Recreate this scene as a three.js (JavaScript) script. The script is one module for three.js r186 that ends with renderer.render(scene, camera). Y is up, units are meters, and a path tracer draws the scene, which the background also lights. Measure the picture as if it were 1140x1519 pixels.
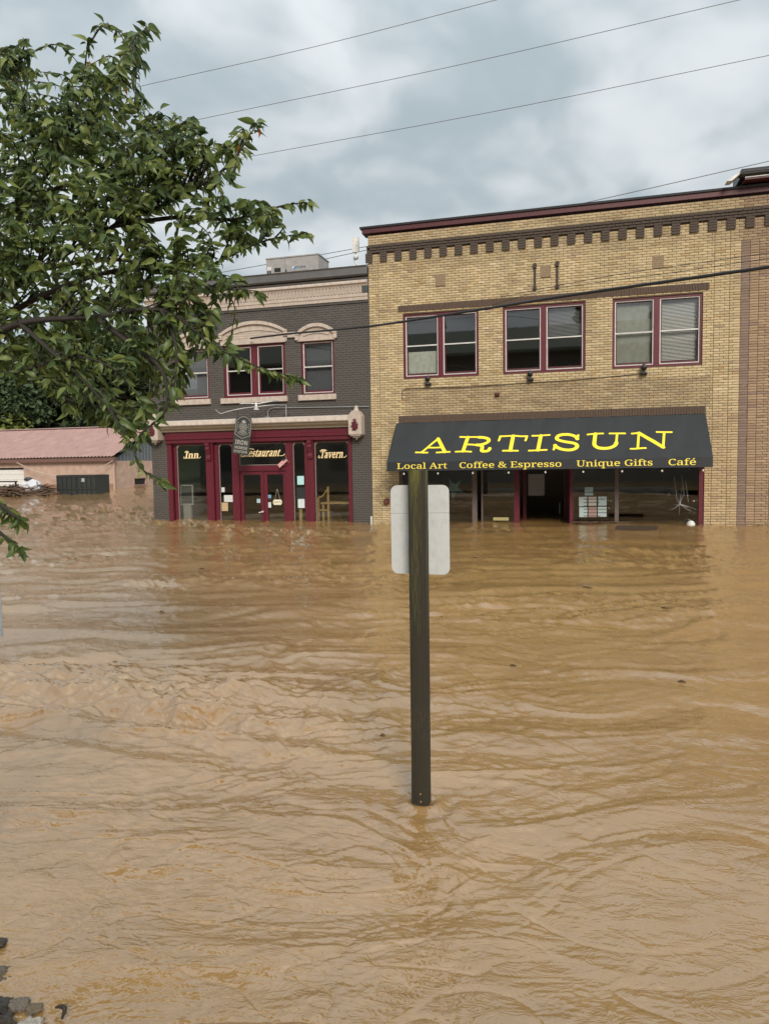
import * as THREE from 'three';
import { mergeGeometries } from 'three/addons/utils/BufferGeometryUtils.js';
import { createNoise2D, createNoise3D, createNoise4D } from 'simplex-noise';

// ------------------------------------------------------------------ camera, sky, sun, exposure
const W = 1140, H = 1519, FPX = 1050;                       // photograph size and focal length in its pixels
const EYE = new THREE.Vector3(0, 1.78, 20.364);             // y = 0 is the flood level, z = 0 the shop fronts
const scene = new THREE.Scene();
const camera = new THREE.PerspectiveCamera(2 * Math.atan(H / 2 / FPX) * 180 / Math.PI, W / H, 0.05, 900);
camera.position.copy(EYE);
camera.rotation.set(-0.06976, 0.26833, -0.01626, 'YXZ');
camera.updateMatrixWorld();

const renderer = new THREE.WebGLRenderer({ antialias: true });
renderer.setSize(768, 1024);
renderer.toneMapping = THREE.LinearToneMapping;
renderer.toneMappingExposure = 2.35;
renderer.shadowMap.enabled = true;

function rng(seed) { let a = seed >>> 0; return () => { a = (a + 0x6D2B79F5) | 0; let t = Math.imul(a ^ (a >>> 15), 1 | a); t = (t + Math.imul(t ^ (t >>> 7), 61 | t)) ^ t; return ((t ^ (t >>> 14)) >>> 0) / 4294967296; }; }
const N2 = createNoise2D(rng(11)), N3 = createNoise3D(rng(12)), N2b = createNoise2D(rng(13)), N4 = createNoise4D(rng(14));
const clamp = (x, a = 0, b = 1) => Math.min(b, Math.max(a, x));
const smooth = (a, b, x) => { const t = clamp((x - a) / (b - a)); return t * t * (3 - 2 * t); };
const lerp = (a, b, t) => a + (b - a) * t;

{ // an overcast sky of broken stratus, brighter towards the zenith as overcast skies are
  const w = 1536, h = 768, d = new Float32Array(w * h * 4);
  const f3 = (x, y, z, n) => { let s = 0, a = 0.5; for (let i = 0; i < n; i++) { s += a * N3(x, y, z); x *= 2.07; y *= 2.07; z *= 2.07; a *= 0.52; } return s; };
  for (let j = 0; j < h; j++) {
    const el = (j + 0.5) / h * Math.PI - Math.PI / 2, sy = Math.sin(el), cy = Math.cos(el);
    for (let i = 0; i < w; i++) {
      const az = ((i + 0.5) / w - 0.5) * 2 * Math.PI, dx = cy * Math.cos(az), dz = cy * Math.sin(az), o = (j * w + i) * 4;
      const k = 1 / (Math.max(sy, 0) + 0.22), px = dx * k, pz = dz * k;
      const q = f3(px * 1.3, 1.7, pz * 1.3, 3);
      let c = f3(px * 2.1 + q * 0.35, 5.2 + q * 0.3, pz * 2.1 - q * 0.3, 7) + 0.5 * f3(px * 0.6 + 9, 2, pz * 0.6, 2);
      c = smooth(-0.62, 0.62, c);
      const s1 = Math.max(sy, 0), rise = 0.94 + 0.85 * s1 * s1 + 0.30 * Math.exp(-((s1 / 0.20) ** 2));
      const lo = [0.170, 0.201, 0.221], hi = [0.296, 0.316, 0.328];
      for (let m = 0; m < 3; m++) d[o + m] = sy < -0.02 ? [0.10, 0.085, 0.06][m] : (lo[m] + (hi[m] - lo[m]) * c) * rise;
      d[o + 3] = 1;
    }
  }
  const t = new THREE.DataTexture(d, w, h, THREE.RGBAFormat, THREE.FloatType);
  t.mapping = THREE.EquirectangularReflectionMapping; t.magFilter = THREE.LinearFilter; t.needsUpdate = true;
  scene.background = t; scene.environment = t;
}
const sun = new THREE.DirectionalLight(0xfff3e4, 1.5);
sun.position.set(11, 24, 34); sun.target.position.set(-3, 2, 4);
sun.castShadow = true; sun.shadow.radius = 45;
sun.shadow.mapSize.set(2048, 2048);
Object.assign(sun.shadow.camera, { left: -60, right: 40, top: 45, bottom: -45, near: 1, far: 160 });
scene.add(sun, sun.target);

// ------------------------------------------------------------------ helpers
const V = (x, y, z) => new THREE.Vector3(x, y, z);
function ray(px, py) { return V((px - W / 2) / FPX, -(py - H / 2) / FPX, -1).applyQuaternion(camera.quaternion); }
const P = (px, py, t) => ray(px, py).multiplyScalar(t).add(EYE);                                   // at depth t
const onZ = (px, py, z) => { const r = ray(px, py); return r.multiplyScalar((z - EYE.z) / r.z).add(EYE); };
const onWater = (px, py) => { const r = ray(px, py); return r.multiplyScalar(-EYE.y / r.y).add(EYE); };

const taken = {};
function numbered(name) { const n = taken[name] = (taken[name] ?? -1) + 1; return n ? `${name}_${String(n).padStart(3, '0')}` : name; }
function tag(o, label, category, group, kind) { if (label) o.userData.label = label; if (category) o.userData.category = category; if (group) o.userData.group = group; if (kind) o.userData.kind = kind; return o; }
function thing(name, label, category, pos = [0, 0, 0], group) { const o = new THREE.Group(); o.name = numbered(name); o.position.set(...pos); scene.add(o); return tag(o, label, category, group); }
function shade(m) { m.castShadow = m.receiveShadow = true; return m; }

function prep(g, metric = true) {                       // plain triangles with uv in metres
  if (g.index) g = g.toNonIndexed();
  for (const k of Object.keys(g.attributes)) if (!['position', 'normal', 'uv'].includes(k)) g.deleteAttribute(k);
  if (!g.attributes.normal) g.computeVertexNormals();
  if (metric) {
    const p = g.attributes.position, n = g.attributes.normal, uv = new Float32Array(p.count * 2);
    for (let i = 0; i < p.count; i++) {
      const ax = Math.abs(n.getX(i)), ay = Math.abs(n.getY(i)), az = Math.abs(n.getZ(i));
      if (az >= ax && az >= ay) { uv[2 * i] = p.getX(i); uv[2 * i + 1] = p.getY(i); }
      else if (ax >= ay) { uv[2 * i] = p.getZ(i); uv[2 * i + 1] = p.getY(i); }
      else { uv[2 * i] = p.getX(i); uv[2 * i + 1] = p.getZ(i); }
    }
    g.setAttribute('uv', new THREE.BufferAttribute(uv, 2));
  }
  return g;
}
function obj(name, geos, mat, parent, keepUv = false) {
  geos = (Array.isArray(geos) ? geos : [geos]).map(g => prep(g, !keepUv));
  const m = shade(new THREE.Mesh(geos.length > 1 ? mergeGeometries(geos) : geos[0], mat));
  m.name = parent && parent !== scene ? name : numbered(name);
  (parent || scene).add(m);
  return m;
}
const structure = (name, geos, mat, keepUv) => { const m = obj(name, geos, mat, scene, keepUv); m.userData.kind = 'structure'; return m; };
const bx = (x0, x1, y0, y1, z0, z1) => new THREE.BoxGeometry(Math.abs(x1 - x0), Math.abs(y1 - y0), Math.abs(z1 - z0)).translate((x0 + x1) / 2, (y0 + y1) / 2, (z0 + z1) / 2);
function bar(a, b, r0, r1 = r0, seg = 8) { const d = b.clone().sub(a), g = new THREE.CylinderGeometry(r1, r0, d.length(), seg); g.translate(0, d.length() / 2, 0); g.applyQuaternion(new THREE.Quaternion().setFromUnitVectors(V(0, 1, 0), d.normalize())); return g.translate(a.x, a.y, a.z); }
const tube = (pts, r, n = 24, seg = 6) => new THREE.TubeGeometry(new THREE.CatmullRomCurve3(pts), n, r, seg);
const ball = (x, y, z, r, sy = 1) => new THREE.SphereGeometry(r, 14, 10).scale(1, sy, 1).translate(x, y, z);
function molding(profile, u0, u1) {                    // [z, y] outline swept along x
  const s = new THREE.Shape(profile.map(([z, y]) => new THREE.Vector2(-z, y)));
  return new THREE.ExtrudeGeometry(s, { depth: u1 - u0, bevelEnabled: false }).rotateY(Math.PI / 2).translate(u0, 0, 0);
}
function extrude(pts, depth, holes = [], bevel = 0) {
  const s = new THREE.Shape(pts.map(p => new THREE.Vector2(...p)));
  for (const h of holes) s.holes.push(new THREE.Path(h.map(p => new THREE.Vector2(...p))));
  return new THREE.ExtrudeGeometry(s, { depth, bevelEnabled: bevel > 0, bevelSize: bevel, bevelThickness: bevel, bevelSegments: 2 });
}
function tubeTaper(pts, radii, seg = 7) {              // a limb through points with a radius at each
  const c = new THREE.CatmullRomCurve3(pts), n = Math.max(4, pts.length * 4), pos = [], idx = [];
  const fr = c.computeFrenetFrames(n, false);
  for (let i = 0; i <= n; i++) {
    const t = i / n, p = c.getPoint(t), k = t * (radii.length - 1), a = Math.floor(Math.min(k, radii.length - 1.001)), r = lerp(radii[a], radii[a + 1], k - a);
    const nn = fr.normals[i], bb = fr.binormals[i];
    for (let j = 0; j <= seg; j++) { const w = j / seg * Math.PI * 2; pos.push(p.x + r * (Math.cos(w) * nn.x + Math.sin(w) * bb.x), p.y + r * (Math.cos(w) * nn.y + Math.sin(w) * bb.y), p.z + r * (Math.cos(w) * nn.z + Math.sin(w) * bb.z)); }
  }
  for (let i = 0; i < n; i++) for (let j = 0; j < seg; j++) { const a = i * (seg + 1) + j, b = a + seg + 1; idx.push(a, a + 1, b, b, a + 1, b + 1); }
  const g = new THREE.BufferGeometry(); g.setAttribute('position', new THREE.Float32BufferAttribute(pos, 3)); g.setIndex(idx); g.computeVertexNormals();
  g.setAttribute('uv', new THREE.Float32BufferAttribute(new Float32Array(pos.length / 3 * 2), 2));
  return g;
}

// ------------------------------------------------------------------ textures and materials
function dataTex(n, fn, srgb = false) {
  const d = new Uint8Array(n * n * 4);
  for (let j = 0; j < n; j++) for (let i = 0; i < n; i++) { const v = fn(i / n, j / n), o = (j * n + i) * 4; for (let k = 0; k < 3; k++) d[o + k] = clamp(Array.isArray(v) ? v[k] : v) * 255; d[o + 3] = 255; }
  const t = new THREE.DataTexture(d, n, n); t.wrapS = t.wrapT = THREE.RepeatWrapping; t.magFilter = THREE.LinearFilter; t.minFilter = THREE.LinearMipmapLinearFilter; t.generateMipmaps = true;
  if (srgb) t.colorSpace = THREE.SRGBColorSpace; t.needsUpdate = true; return t;
}
const tile = (u, v, f) => { const a = u * Math.PI * 2, b = v * Math.PI * 2, r = f / (2 * Math.PI); return N4(Math.cos(a) * r, Math.sin(a) * r, Math.cos(b) * r + 7, Math.sin(b) * r); };   // seamless noise
const tfbm = (u, v, f, oct) => { let s = 0, a = 0.5; for (let i = 0; i < oct; i++) { s += a * tile(u, v, f); f *= 2.03; a *= 0.55; } return s; };
function rep(t, k, k2 = k) { const c = t.clone(); c.repeat.set(k, k2); c.needsUpdate = true; return c; }
const grit = dataTex(256, (u, v) => 0.5 + 0.5 * tfbm(u, v, 14, 4));
const mottle = dataTex(256, (u, v) => { const s = 0.86 + 0.24 * tfbm(u, v, 5, 5) + 0.07 * tfbm(u + .3, v + .1, 40, 2); return [s, s, s]; });
const std = (r, g, b, rough = 0.8, more = {}) => { const m = new THREE.MeshStandardMaterial({ roughness: rough, metalness: 0, ...more }); m.color.setRGB(r, g, b); return m; };
const painted = (r, g, b, rough = 0.6, s = 0.7, bump = 0.002) => std(r, g, b, rough, { map: rep(mottle, s), bumpMap: rep(grit, s * 3), bumpScale: bump });
const M = {
  burgundy: painted(0.115, 0.0125, 0.025, 0.42, 1.3, 0.001),
  burgundyDark: painted(0.080, 0.0145, 0.020, 0.5, 1.1, 0.001),
  cream: painted(0.50, 0.425, 0.365, 0.62, 0.9),
  olive: painted(0.30, 0.255, 0.185, 0.65, 0.9),
  grayPaint: painted(0.062, 0.056, 0.051, 0.62, 0.8),
  grayCap: painted(0.098, 0.094, 0.092, 0.5, 0.4),
  mortar: painted(0.12, 0.088, 0.058, 0.95, 1.2, 0.004),
  darkMetal: std(0.03, 0.032, 0.036, 0.45),
  blackMetal: std(0.014, 0.014, 0.016, 0.4),
  alu: painted(0.60, 0.60, 0.58, 0.4, 1, 0.0005),
  white: painted(0.72, 0.72, 0.70, 0.5, 1, 0.001),
  interior: std(0.26, 0.24, 0.21, 0.9),
  interiorDark: std(0.20, 0.18, 0.155, 0.9),
  galvanized: std(0.42, 0.43, 0.43, 0.4, { metalness: 0.5, map: rep(mottle, 2) }),
  glass: new THREE.MeshPhysicalMaterial({ color: 0xffffff, roughness: 0.015, transmission: 1, thickness: 0, ior: 2.1 }),
  shopGlass: new THREE.MeshPhysicalMaterial({ color: 0xe8efec, roughness: 0.02, transmission: 1, thickness: 0, ior: 2.5 }),
  cable: std(0.012, 0.012, 0.014, 0.55),
  wire: std(0.11, 0.11, 0.115, 0.5),
  woodPale: painted(0.42, 0.27, 0.11, 0.55, 2),
  iron: painted(0.045, 0.03, 0.026, 0.7, 3),
};
function canvasTex(w, h, draw) { const c = document.createElement('canvas'); c.width = w; c.height = h; draw(c.getContext('2d'), w, h); const t = new THREE.CanvasTexture(c); t.colorSpace = THREE.SRGBColorSpace; t.anisotropy = 8; return t; }
function sheetMat(tex, rough = 0.6, more = {}) { return new THREE.MeshStandardMaterial({ map: tex, roughness: rough, ...more }); }
function printed(name, x0, x1, y0, y1, z, mat, parent, thick = 0.004) {  // a thin printed card facing +z
  const g = new THREE.PlaneGeometry(x1 - x0, y1 - y0).translate((x0 + x1) / 2, (y0 + y1) / 2, z);
  return obj(name, g, mat, parent, true);
}

// ------------------------------------------------------------------ flood water
const segD = (x, z, a, b) => { const ex = b.x - a.x, ez = b.z - a.z, t = clamp(((x - a.x) * ex + (z - a.z) * ez) / (ex * ex + ez * ez)); return [Math.hypot(x - a.x - ex * t, z - a.z - ez * t), t]; };
const path = pts => pts.map(([x, y]) => onWater(x, y));
const surge = path([[-420, 1000], [-200, 1008], [0, 1018], [110, 1026], [220, 1042], [330, 1058], [430, 1082], [560, 1112], [700, 1128]]);
const wakeLine = path([[-300, 1030], [0, 1052], [150, 1078], [300, 1098], [450, 1122], [640, 1150], [900, 1170]]);
const cornerWake = path([[-40, 745], [110, 752], [200, 762], [232, 772], [330, 785], [470, 792], [640, 790]]);
function near(pts, x, z) { let best = 1e9, bt = 0, sg = 1; for (let i = 0; i + 1 < pts.length; i++) { const a = pts[i], b = pts[i + 1], [d, t] = segD(x, z, a, b); if (d < best) { best = d; bt = (i + t) / (pts.length - 1); sg = (b.x - a.x) * (z - a.z) - (b.z - a.z) * (x - a.x) > 0 ? 1 : -1; } } return [best, bt, sg]; }
const fade = (t) => smooth(0, 0.15, t) * (1 - smooth(0.55, 1, t));
const POST = V(-0.782, 0, 16.88);
function waterHeight(x, z, dist) {
  const u = x * 0.966 - z * 0.26, v = x * 0.26 + z * 0.966;                     // u runs with the streaks of the current
  const wx = 0.35 * N2(u * 0.55, v * 0.8), wz = 0.30 * N2b(u * 0.5 + 7, v * 0.9);
  const calm = smooth(-0.45, 0.55, N2(u * 0.13 + 4, v * 0.22));                  // slick and rough patches
  let h = 0.026 * N2(u * 0.18, v * 0.55) + 0.020 * N2b(u * 0.36 + wx, v * 1.3 + wz);
  const r1 = 1 - Math.abs(N2(u * 0.62 + wx * 1.3, v * 2.3 + wz * 2.0)), r2 = 1 - Math.abs(N2b(u * 1.5 + wx * 2.2 + 3, v * 4.4 + wz * 3)), a = 0.30 + 1.0 * calm;
  const mid = smooth(3.0, 6.5, dist);                                             // the chop lies out in the current, the water by the bank is slacker
  h += a * lerp(0.34, 1, mid) * (0.024 * (r1 * r1 * r1 - 0.3) + 0.0115 * (r2 * r2 - 0.4));
  if (dist < 34) {
    const w2 = 0.5 * N2(u * 1.9 + 20, v * 2.4);
    h += a * 0.0062 * N2(u * 3.6 + w2, v * 7.6 + w2 * 1.5) * (1 - smooth(22, 34, dist)) * lerp(0.5, 1, mid);
    const cr = 1 - Math.abs(N2(u * 0.42 + wx * 1.8 + 60, v * 1.15 + wz * 1.6)), c2 = 1 - Math.abs(N2b(u * 1.1 + wx * 1.5 + 30, v * 2.9 + wz * 2.2));
    h -= (1 - smooth(9, 16, dist)) * (0.0055 * Math.pow(cr, 16) + 0.005 * Math.pow(c2, 16));       // long creases between the eddies
    if (dist < 12) { const r3 = 1 - Math.abs(N2b(u * 4.6 + w2 * 1.4 + wx * 2, v * 8.2 - w2 * 1.3)); h += 0.0019 * (0.35 + a * 0.6) * (r3 * r3 - 0.4) * (1 - smooth(7, 12, dist)); }
    if (dist < 9) h += (0.4 + 0.6 * calm) * 0.0019 * N2(u * 11 + w2 * 4, v * 25) * (1 - smooth(6, 9, dist));
  }
  let [d, t, sg] = near(surge, x, z), f = fade(t);
  if (d < 1.8) {                                                                   // a broken standing wave, steep on its downstream side
    const sd = d * sg + 0.12 * N2(t * 9, 1.5) + 0.03 * N2(t * 30, 4.5), e = Math.exp(-((sd / (sd > 0 ? 0.15 : 0.40)) ** 2)), e2 = Math.exp(-(((sd + 0.42) / (sd > -0.42 ? 0.12 : 0.3)) ** 2)), s = Math.exp(-((d / 0.6) ** 2));
    const k0 = N2b(x * 1.9 + 4, z * 2.9), k1 = 1 - Math.abs(N2b(x * 3.4, z * 5.2)), k2 = 1 - Math.abs(N2(x * 8 + 3, z * 11));
    h += f * (0.072 * e * (0.85 + 0.3 * N2(x * 1.1, z * 1.2 + 5)) + 0.055 * e2 * (0.5 + 0.8 * N2b(x * 1.7 + 2, z * 1.5)) + s * (0.016 * k0 + 0.030 * (k1 * k1 - 0.4) + 0.008 * (k2 * k2 - 0.4) + 0.0016 * N2(x * 24, z * 30)));
  }
  [d, t] = near(wakeLine, x, z);
  if (d < 0.9) h += fade(t) * 0.034 * (Math.exp(-((d / 0.11) ** 2)) - 0.6 * Math.exp(-(((d - 0.22) / 0.14) ** 2)) + 0.35 * Math.exp(-(((d - 0.42) / 0.12) ** 2)));
  [d, t] = near(cornerWake, x, z);
  if (d < 3) { const s = Math.exp(-((d / 0.9) ** 2)) * smooth(0, 0.2, t) * (1 - smooth(0.8, 1, t)); h += s * (0.08 * N2(x * 1.2, z * 2.4) + 0.042 * N2b(x * 3.1, z * 5)); }
  if (z < 1.2 && x > -13.6) { const s = (1 - smooth(0.1, 1.2, z)) * (1 - smooth(-6.5, 0, x) * 0.75); h += s * (0.022 * N2(x * 2.6, z * 4) + 0.012 * N2b(x * 6, z * 9)); }
  if (x < -14 && z < 4) h += smooth(-14, -17, x) * 0.065 * (N2(x * 0.55, z * 0.95) + 0.5 * N2b(x * 1.3, z * 2.2));
  const dp = Math.hypot(x - POST.x, z - POST.z);
  if (dp < 0.6) h += 0.008 * Math.cos(dp * 60) * Math.exp(-dp * 5) + 0.016 * Math.exp(-(((dp - 0.075) / 0.035) ** 2));
  return h;
}
{
  const cols = 640, rows = 740, a0 = -1.12, a1 = 1.12, pos = new Float32Array((cols + 1) * (rows + 1) * 3), uv = new Float32Array((cols + 1) * (rows + 1) * 2), col = new Float32Array((cols + 1) * (rows + 1) * 3), idx = [];
  for (let j = 0; j <= rows; j++) {
    const s = j / rows, dep = j === 0 ? 1.05 : 1 / lerp(1 / 1.35, 1 / 150, Math.pow(s, 0.86));
    for (let i = 0; i <= cols; i++) {
      const q = (i / cols * 2 - 1), an = 0.26833 + -(q * 0.72 + 0.40 * q * q * q), k = j * (cols + 1) + i;
      const x = EYE.x - Math.sin(an) * dep, z = EYE.z - Math.cos(an) * dep;
      pos[3 * k] = x; pos[3 * k + 1] = waterHeight(x, z, dep); pos[3 * k + 2] = z;
      uv[2 * k] = x * 0.966 - z * 0.26; uv[2 * k + 1] = x * 0.26 + z * 0.966;
      const sil = 0.5 + 0.5 * N2(uv[2 * k] * 0.35 + 40, uv[2 * k + 1] * 0.8), fine = N2b(uv[2 * k] * 1.7 + 0.6 * N2(x, z), uv[2 * k + 1] * 3.1);
      const b = 0.93 + 0.10 * sil + 0.05 * fine;                                   // bands of thicker and thinner silt
      let fo = 0; const [d1, t1] = near(surge, x, z), [d2, t2] = near(cornerWake, x, z);                       // foam flecks where the current breaks; corner wake also has sky reflection painted in
      if (d1 < 0.8) fo = Math.max(fo, smooth(0.52, 0.75, N2(x * 7, z * 10) * 0.6 + N2b(x * 19, z * 24) * 0.4 + 0.25) * Math.exp(-((d1 / 0.4) ** 2)) * fade(t1) * 0.5);
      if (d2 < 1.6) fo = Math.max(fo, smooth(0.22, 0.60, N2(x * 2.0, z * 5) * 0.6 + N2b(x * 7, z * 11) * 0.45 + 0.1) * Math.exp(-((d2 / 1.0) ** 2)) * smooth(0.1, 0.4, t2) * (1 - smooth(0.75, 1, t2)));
      if (z > 0 && z < 0.9 && x > -13.6 && x < 4) fo = Math.max(fo, smooth(0.35, 0.6, N2(x * 2.2, z * 6) * 0.6 + N2b(x * 8, z * 14) * 0.4) * (1 - smooth(0.2, 0.9, z)) * 0.7 * (1 - smooth(-7, 0, x) * 0.8));
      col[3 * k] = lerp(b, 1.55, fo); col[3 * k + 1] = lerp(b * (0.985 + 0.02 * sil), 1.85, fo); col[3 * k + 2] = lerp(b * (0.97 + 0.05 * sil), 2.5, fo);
    }
  }
  for (let j = 0; j < rows; j++) for (let i = 0; i < cols; i++) { const a = j * (cols + 1) + i, b = a + cols + 1; idx.push(a, a + 1, b, b, a + 1, b + 1); }
  const g = new THREE.BufferGeometry();
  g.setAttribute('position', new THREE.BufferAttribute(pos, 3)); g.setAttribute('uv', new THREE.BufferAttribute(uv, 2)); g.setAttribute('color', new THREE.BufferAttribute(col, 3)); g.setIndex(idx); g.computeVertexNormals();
  const ripple = dataTex(1024, (u, v) => { const w = 0.10 * tile(u, v, 9); const a = 1 - Math.abs(tile(u + w, v + w * 0.5, 26)), b = tile(u - w, v + w, 58); return 0.32 + 0.36 * a * a + 0.16 * b; });
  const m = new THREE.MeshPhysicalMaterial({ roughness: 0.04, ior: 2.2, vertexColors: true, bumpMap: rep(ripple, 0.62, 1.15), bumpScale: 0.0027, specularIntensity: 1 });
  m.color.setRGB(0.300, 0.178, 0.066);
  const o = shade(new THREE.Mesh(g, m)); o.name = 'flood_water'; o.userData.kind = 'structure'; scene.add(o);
  { const w = new THREE.PlaneGeometry(130, 22, 420, 130).rotateX(-Math.PI / 2).translate(-5, 0, 32.2), q = w.attributes.position, c = new Float32Array(q.count * 3).fill(1), t = w.attributes.uv; for (let i = 0; i < q.count; i++) { const x = q.getX(i), z = q.getZ(i); q.setY(i, waterHeight(x, z, 20)); t.setXY(i, x, z); } w.setAttribute('color', new THREE.BufferAttribute(c, 3)); w.computeVertexNormals(); const b = shade(new THREE.Mesh(w, m)); b.name = 'flood_water_behind'; b.userData.kind = 'structure'; scene.add(b); }
  const mud = painted(0.20, 0.13, 0.07, 0.9, 0.3);
  structure('ground', new THREE.PlaneGeometry(900, 900, 1, 1).rotateX(-Math.PI / 2).translate(0, -0.95, -60), mud);
  const far = std(0.300, 0.178, 0.066, 0.12); 
  structure('flood_water_beyond', [bx(-320, 320, -0.24, -0.2, -330, -120), bx(30, 160, -0.24, -0.2, -119.9, 24), bx(-200, -75, -0.24, -0.2, -119.9, 24)], far);
}

// ------------------------------------------------------------------ brickwork and walls
const BL = 0.203, BH = 0.0562, MU = 0.213, CO = 0.0677;
const brickVariants = (relief, seed) => { const R = rng(seed), out = []; for (let k = 0; k < 5; k++) {
  const nx = 4, ny = 2, gx = i => (i / nx - 0.5) * BL, gy = j => (j / ny - 0.5) * BH, zf = [];
  for (let j = 0; j <= ny; j++) { zf.push([]); for (let i = 0; i <= nx; i++) zf[j].push((i % nx === 0 || j % ny === 0) ? -relief * (0.8 + 0.8 * R()) : relief * (R() - 0.3) * 1.3); }
  const p = [], uvs = [], q = (a, b, c, d) => { for (const t of [a, b, c, a, c, d]) { p.push(...t); uvs.push(t[0] / BL + 0.5, t[1] / BH * 0.3 + 0.5); } };
  const X = [], Y = []; for (let j = 0; j <= ny; j++) { X.push([]); Y.push([]); for (let i = 0; i <= nx; i++) { X[j].push(gx(i) + (R() - .5) * .004); Y[j].push(gy(j) + (R() - .5) * .004); } }
  const v = (i, j) => [X[j][i], Y[j][i], zf[j][i]], bk = (i, j) => [X[j][i], Y[j][i], -0.045];
  for (let j = 0; j < ny; j++) for (let i = 0; i < nx; i++) q(v(i, j), v(i + 1, j), v(i + 1, j + 1), v(i, j + 1));
  for (let i = 0; i < nx; i++) { q(bk(i, 0), bk(i + 1, 0), v(i + 1, 0), v(i, 0)); q(v(i, ny), v(i + 1, ny), bk(i + 1, ny), bk(i, ny)); }
  for (let j = 0; j < ny; j++) { q(bk(0, j + 1), bk(0, j), v(0, j), v(0, j + 1)); q(v(nx, j + 1), v(nx, j), bk(nx, j), bk(nx, j + 1)); }
  const g = new THREE.BufferGeometry(); g.setAttribute('position', new THREE.Float32BufferAttribute(p, 3)); g.setAttribute('uv', new THREE.Float32BufferAttribute(uvs, 2)); g.computeVertexNormals(); out.push(g);
} return out; };
const brickSpeck = dataTex(128, (u, v) => { const s = 0.84 + 0.42 * tfbm(u, v, 12, 3) + 0.08 * tfbm(u + .5, v + .2, 40, 1); return [s, s * 0.985, s * 0.95]; });

// lays courses of bricks on the plane z; holes are [u0,u1,v0,v1]; the bricks that show largest are parts, the rest one part of kind stuff
function layBricks(parent, o) {
  const R = rng(o.seed), vars = brickVariants(o.relief, o.seed + 1), list = [];
  const c0 = Math.round(o.v0 / CO), c1 = Math.floor(o.v1 / CO - 0.9);
  for (let c = c0; c <= c1; c++) {
    const y = c * CO + CO / 2, cuts = o.holes.filter(h => y > h[2] && y < h[3]).map(h => [h[0], h[1]]);
    for (const b of (o.breaks || [])) if (y > b[1] && y < b[2]) cuts.push([b[0] - 0.001, b[0] + 0.001]);
    cuts.sort((a, b) => a[0] - b[0]);
    let at = o.u0; const runs = []; for (const [a, b] of cuts) { if (a > at + 0.02) runs.push([at, a]); at = Math.max(at, b); } if (at < o.u1) runs.push([at, o.u1]);
    for (const [a, b] of runs) {
      const ph = ((c & 1) * MU / 2), at2 = [a]; for (let k = Math.ceil((a - ph) / MU); k * MU + ph < b; k++) { const x = k * MU + ph; if (x - at2[at2.length - 1] > 0.06 && b - x > 0.06) at2.push(x); } at2.push(b);
      for (let k = 0; k + 1 < at2.length; k++) { const x0 = at2[k], x1 = at2[k + 1];
        list.push({ x: (x0 + x1) / 2, y: y + (R() - .5) * 0.003, s: (x1 - x0 - 0.010) / BL, z: (o.z || 0) + (o.zAt ? o.zAt((x0 + x1) / 2, y) : 0) + (R() - .5) * o.uneven, t: (R() - .5) * 0.012, v: Math.floor(R() * 5), c: o.color((x0 + x1) / 2, y, R) });
      }
    }
  }
  // nearest to the viewer's side of the wall = largest in view
  const rank = list.map((b, i) => [o.score ? o.score(b) : Math.hypot(b.x - EYE.x, b.y - EYE.y, EYE.z - b.z) / Math.max(0.2, b.s), i]).sort((a, b) => a[0] - b[0]);
  const pick = new Set(rank.slice(0, 300).map(r => r[1])), mats = new Map();
  const mk = () => new THREE.MeshStandardMaterial({ roughness: o.rough, map: o.map || brickSpeck, bumpMap: grit, bumpScale: 0.0015 });
  const rest = mk(), byVar = [0, 1, 2, 3, 4].map(() => []), q = new THREE.Quaternion(), mm = new THREE.Matrix4();
  list.forEach((b, i) => {
    if (!pick.has(i)) { byVar[b.v].push(b); return; }
    const key = b.c.map(x => Math.round(x * 22)).join();
    if (!mats.has(key)) { const m = mk(); m.color.setRGB(...b.c); mats.set(key, m); }
    const m = shade(new THREE.Mesh(vars[b.v], mats.get(key))); m.name = 'brick'; m.position.set(b.x, b.y, b.z); m.scale.set(b.s, 1, 1); m.rotation.set(b.t, b.t * 0.5, 0); parent.add(m);
  });
  const geo = [], pos = [], col = [];
  const gs = byVar.flatMap((L, v) => L.map(b => { const g = vars[v].clone(); mm.compose(V(b.x, b.y, b.z), q.setFromEuler(new THREE.Euler(b.t, b.t * 0.5, 0)), V(b.s, 1, 1)); g.applyMatrix4(mm); const n = g.attributes.position.count, c = new Float32Array(n * 3); for (let i = 0; i < n; i++) c.set(b.c, 3 * i); g.setAttribute('color', new THREE.BufferAttribute(c, 3)); return g; }));
  rest.vertexColors = true;
  const m = shade(new THREE.Mesh(mergeGeometries(gs), rest)); m.name = 'brickwork'; m.userData.kind = 'stuff'; parent.add(m);
}
function holedWall(u0, u1, v0, v1, holes, z0, z1) {   // boxes that leave the openings free
  const us = [...new Set([u0, u1, ...holes.flatMap(h => [h[0], h[1]])])].filter(x => x >= u0 && x <= u1).sort((a, b) => a - b), vs = [...new Set([v0, v1, ...holes.flatMap(h => [h[2], h[3]])])].filter(x => x >= v0 && x <= v1).sort((a, b) => a - b), out = [];
  for (let j = 0; j + 1 < vs.length; j++) { let start = null; for (let i = 0; i + 1 < us.length; i++) {
    const cu = (us[i] + us[i + 1]) / 2, cv = (vs[j] + vs[j + 1]) / 2, open = holes.some(h => cu > h[0] && cu < h[1] && cv > h[2] && cv < h[3]);
    if (!open && start === null) start = us[i];
    if (start !== null && (open || i + 2 === us.length)) { out.push(bx(start, open ? us[i] : us[i + 1], vs[j], vs[j + 1], z0, z1)); start = null; }
  } }
  return out;
}
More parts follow.
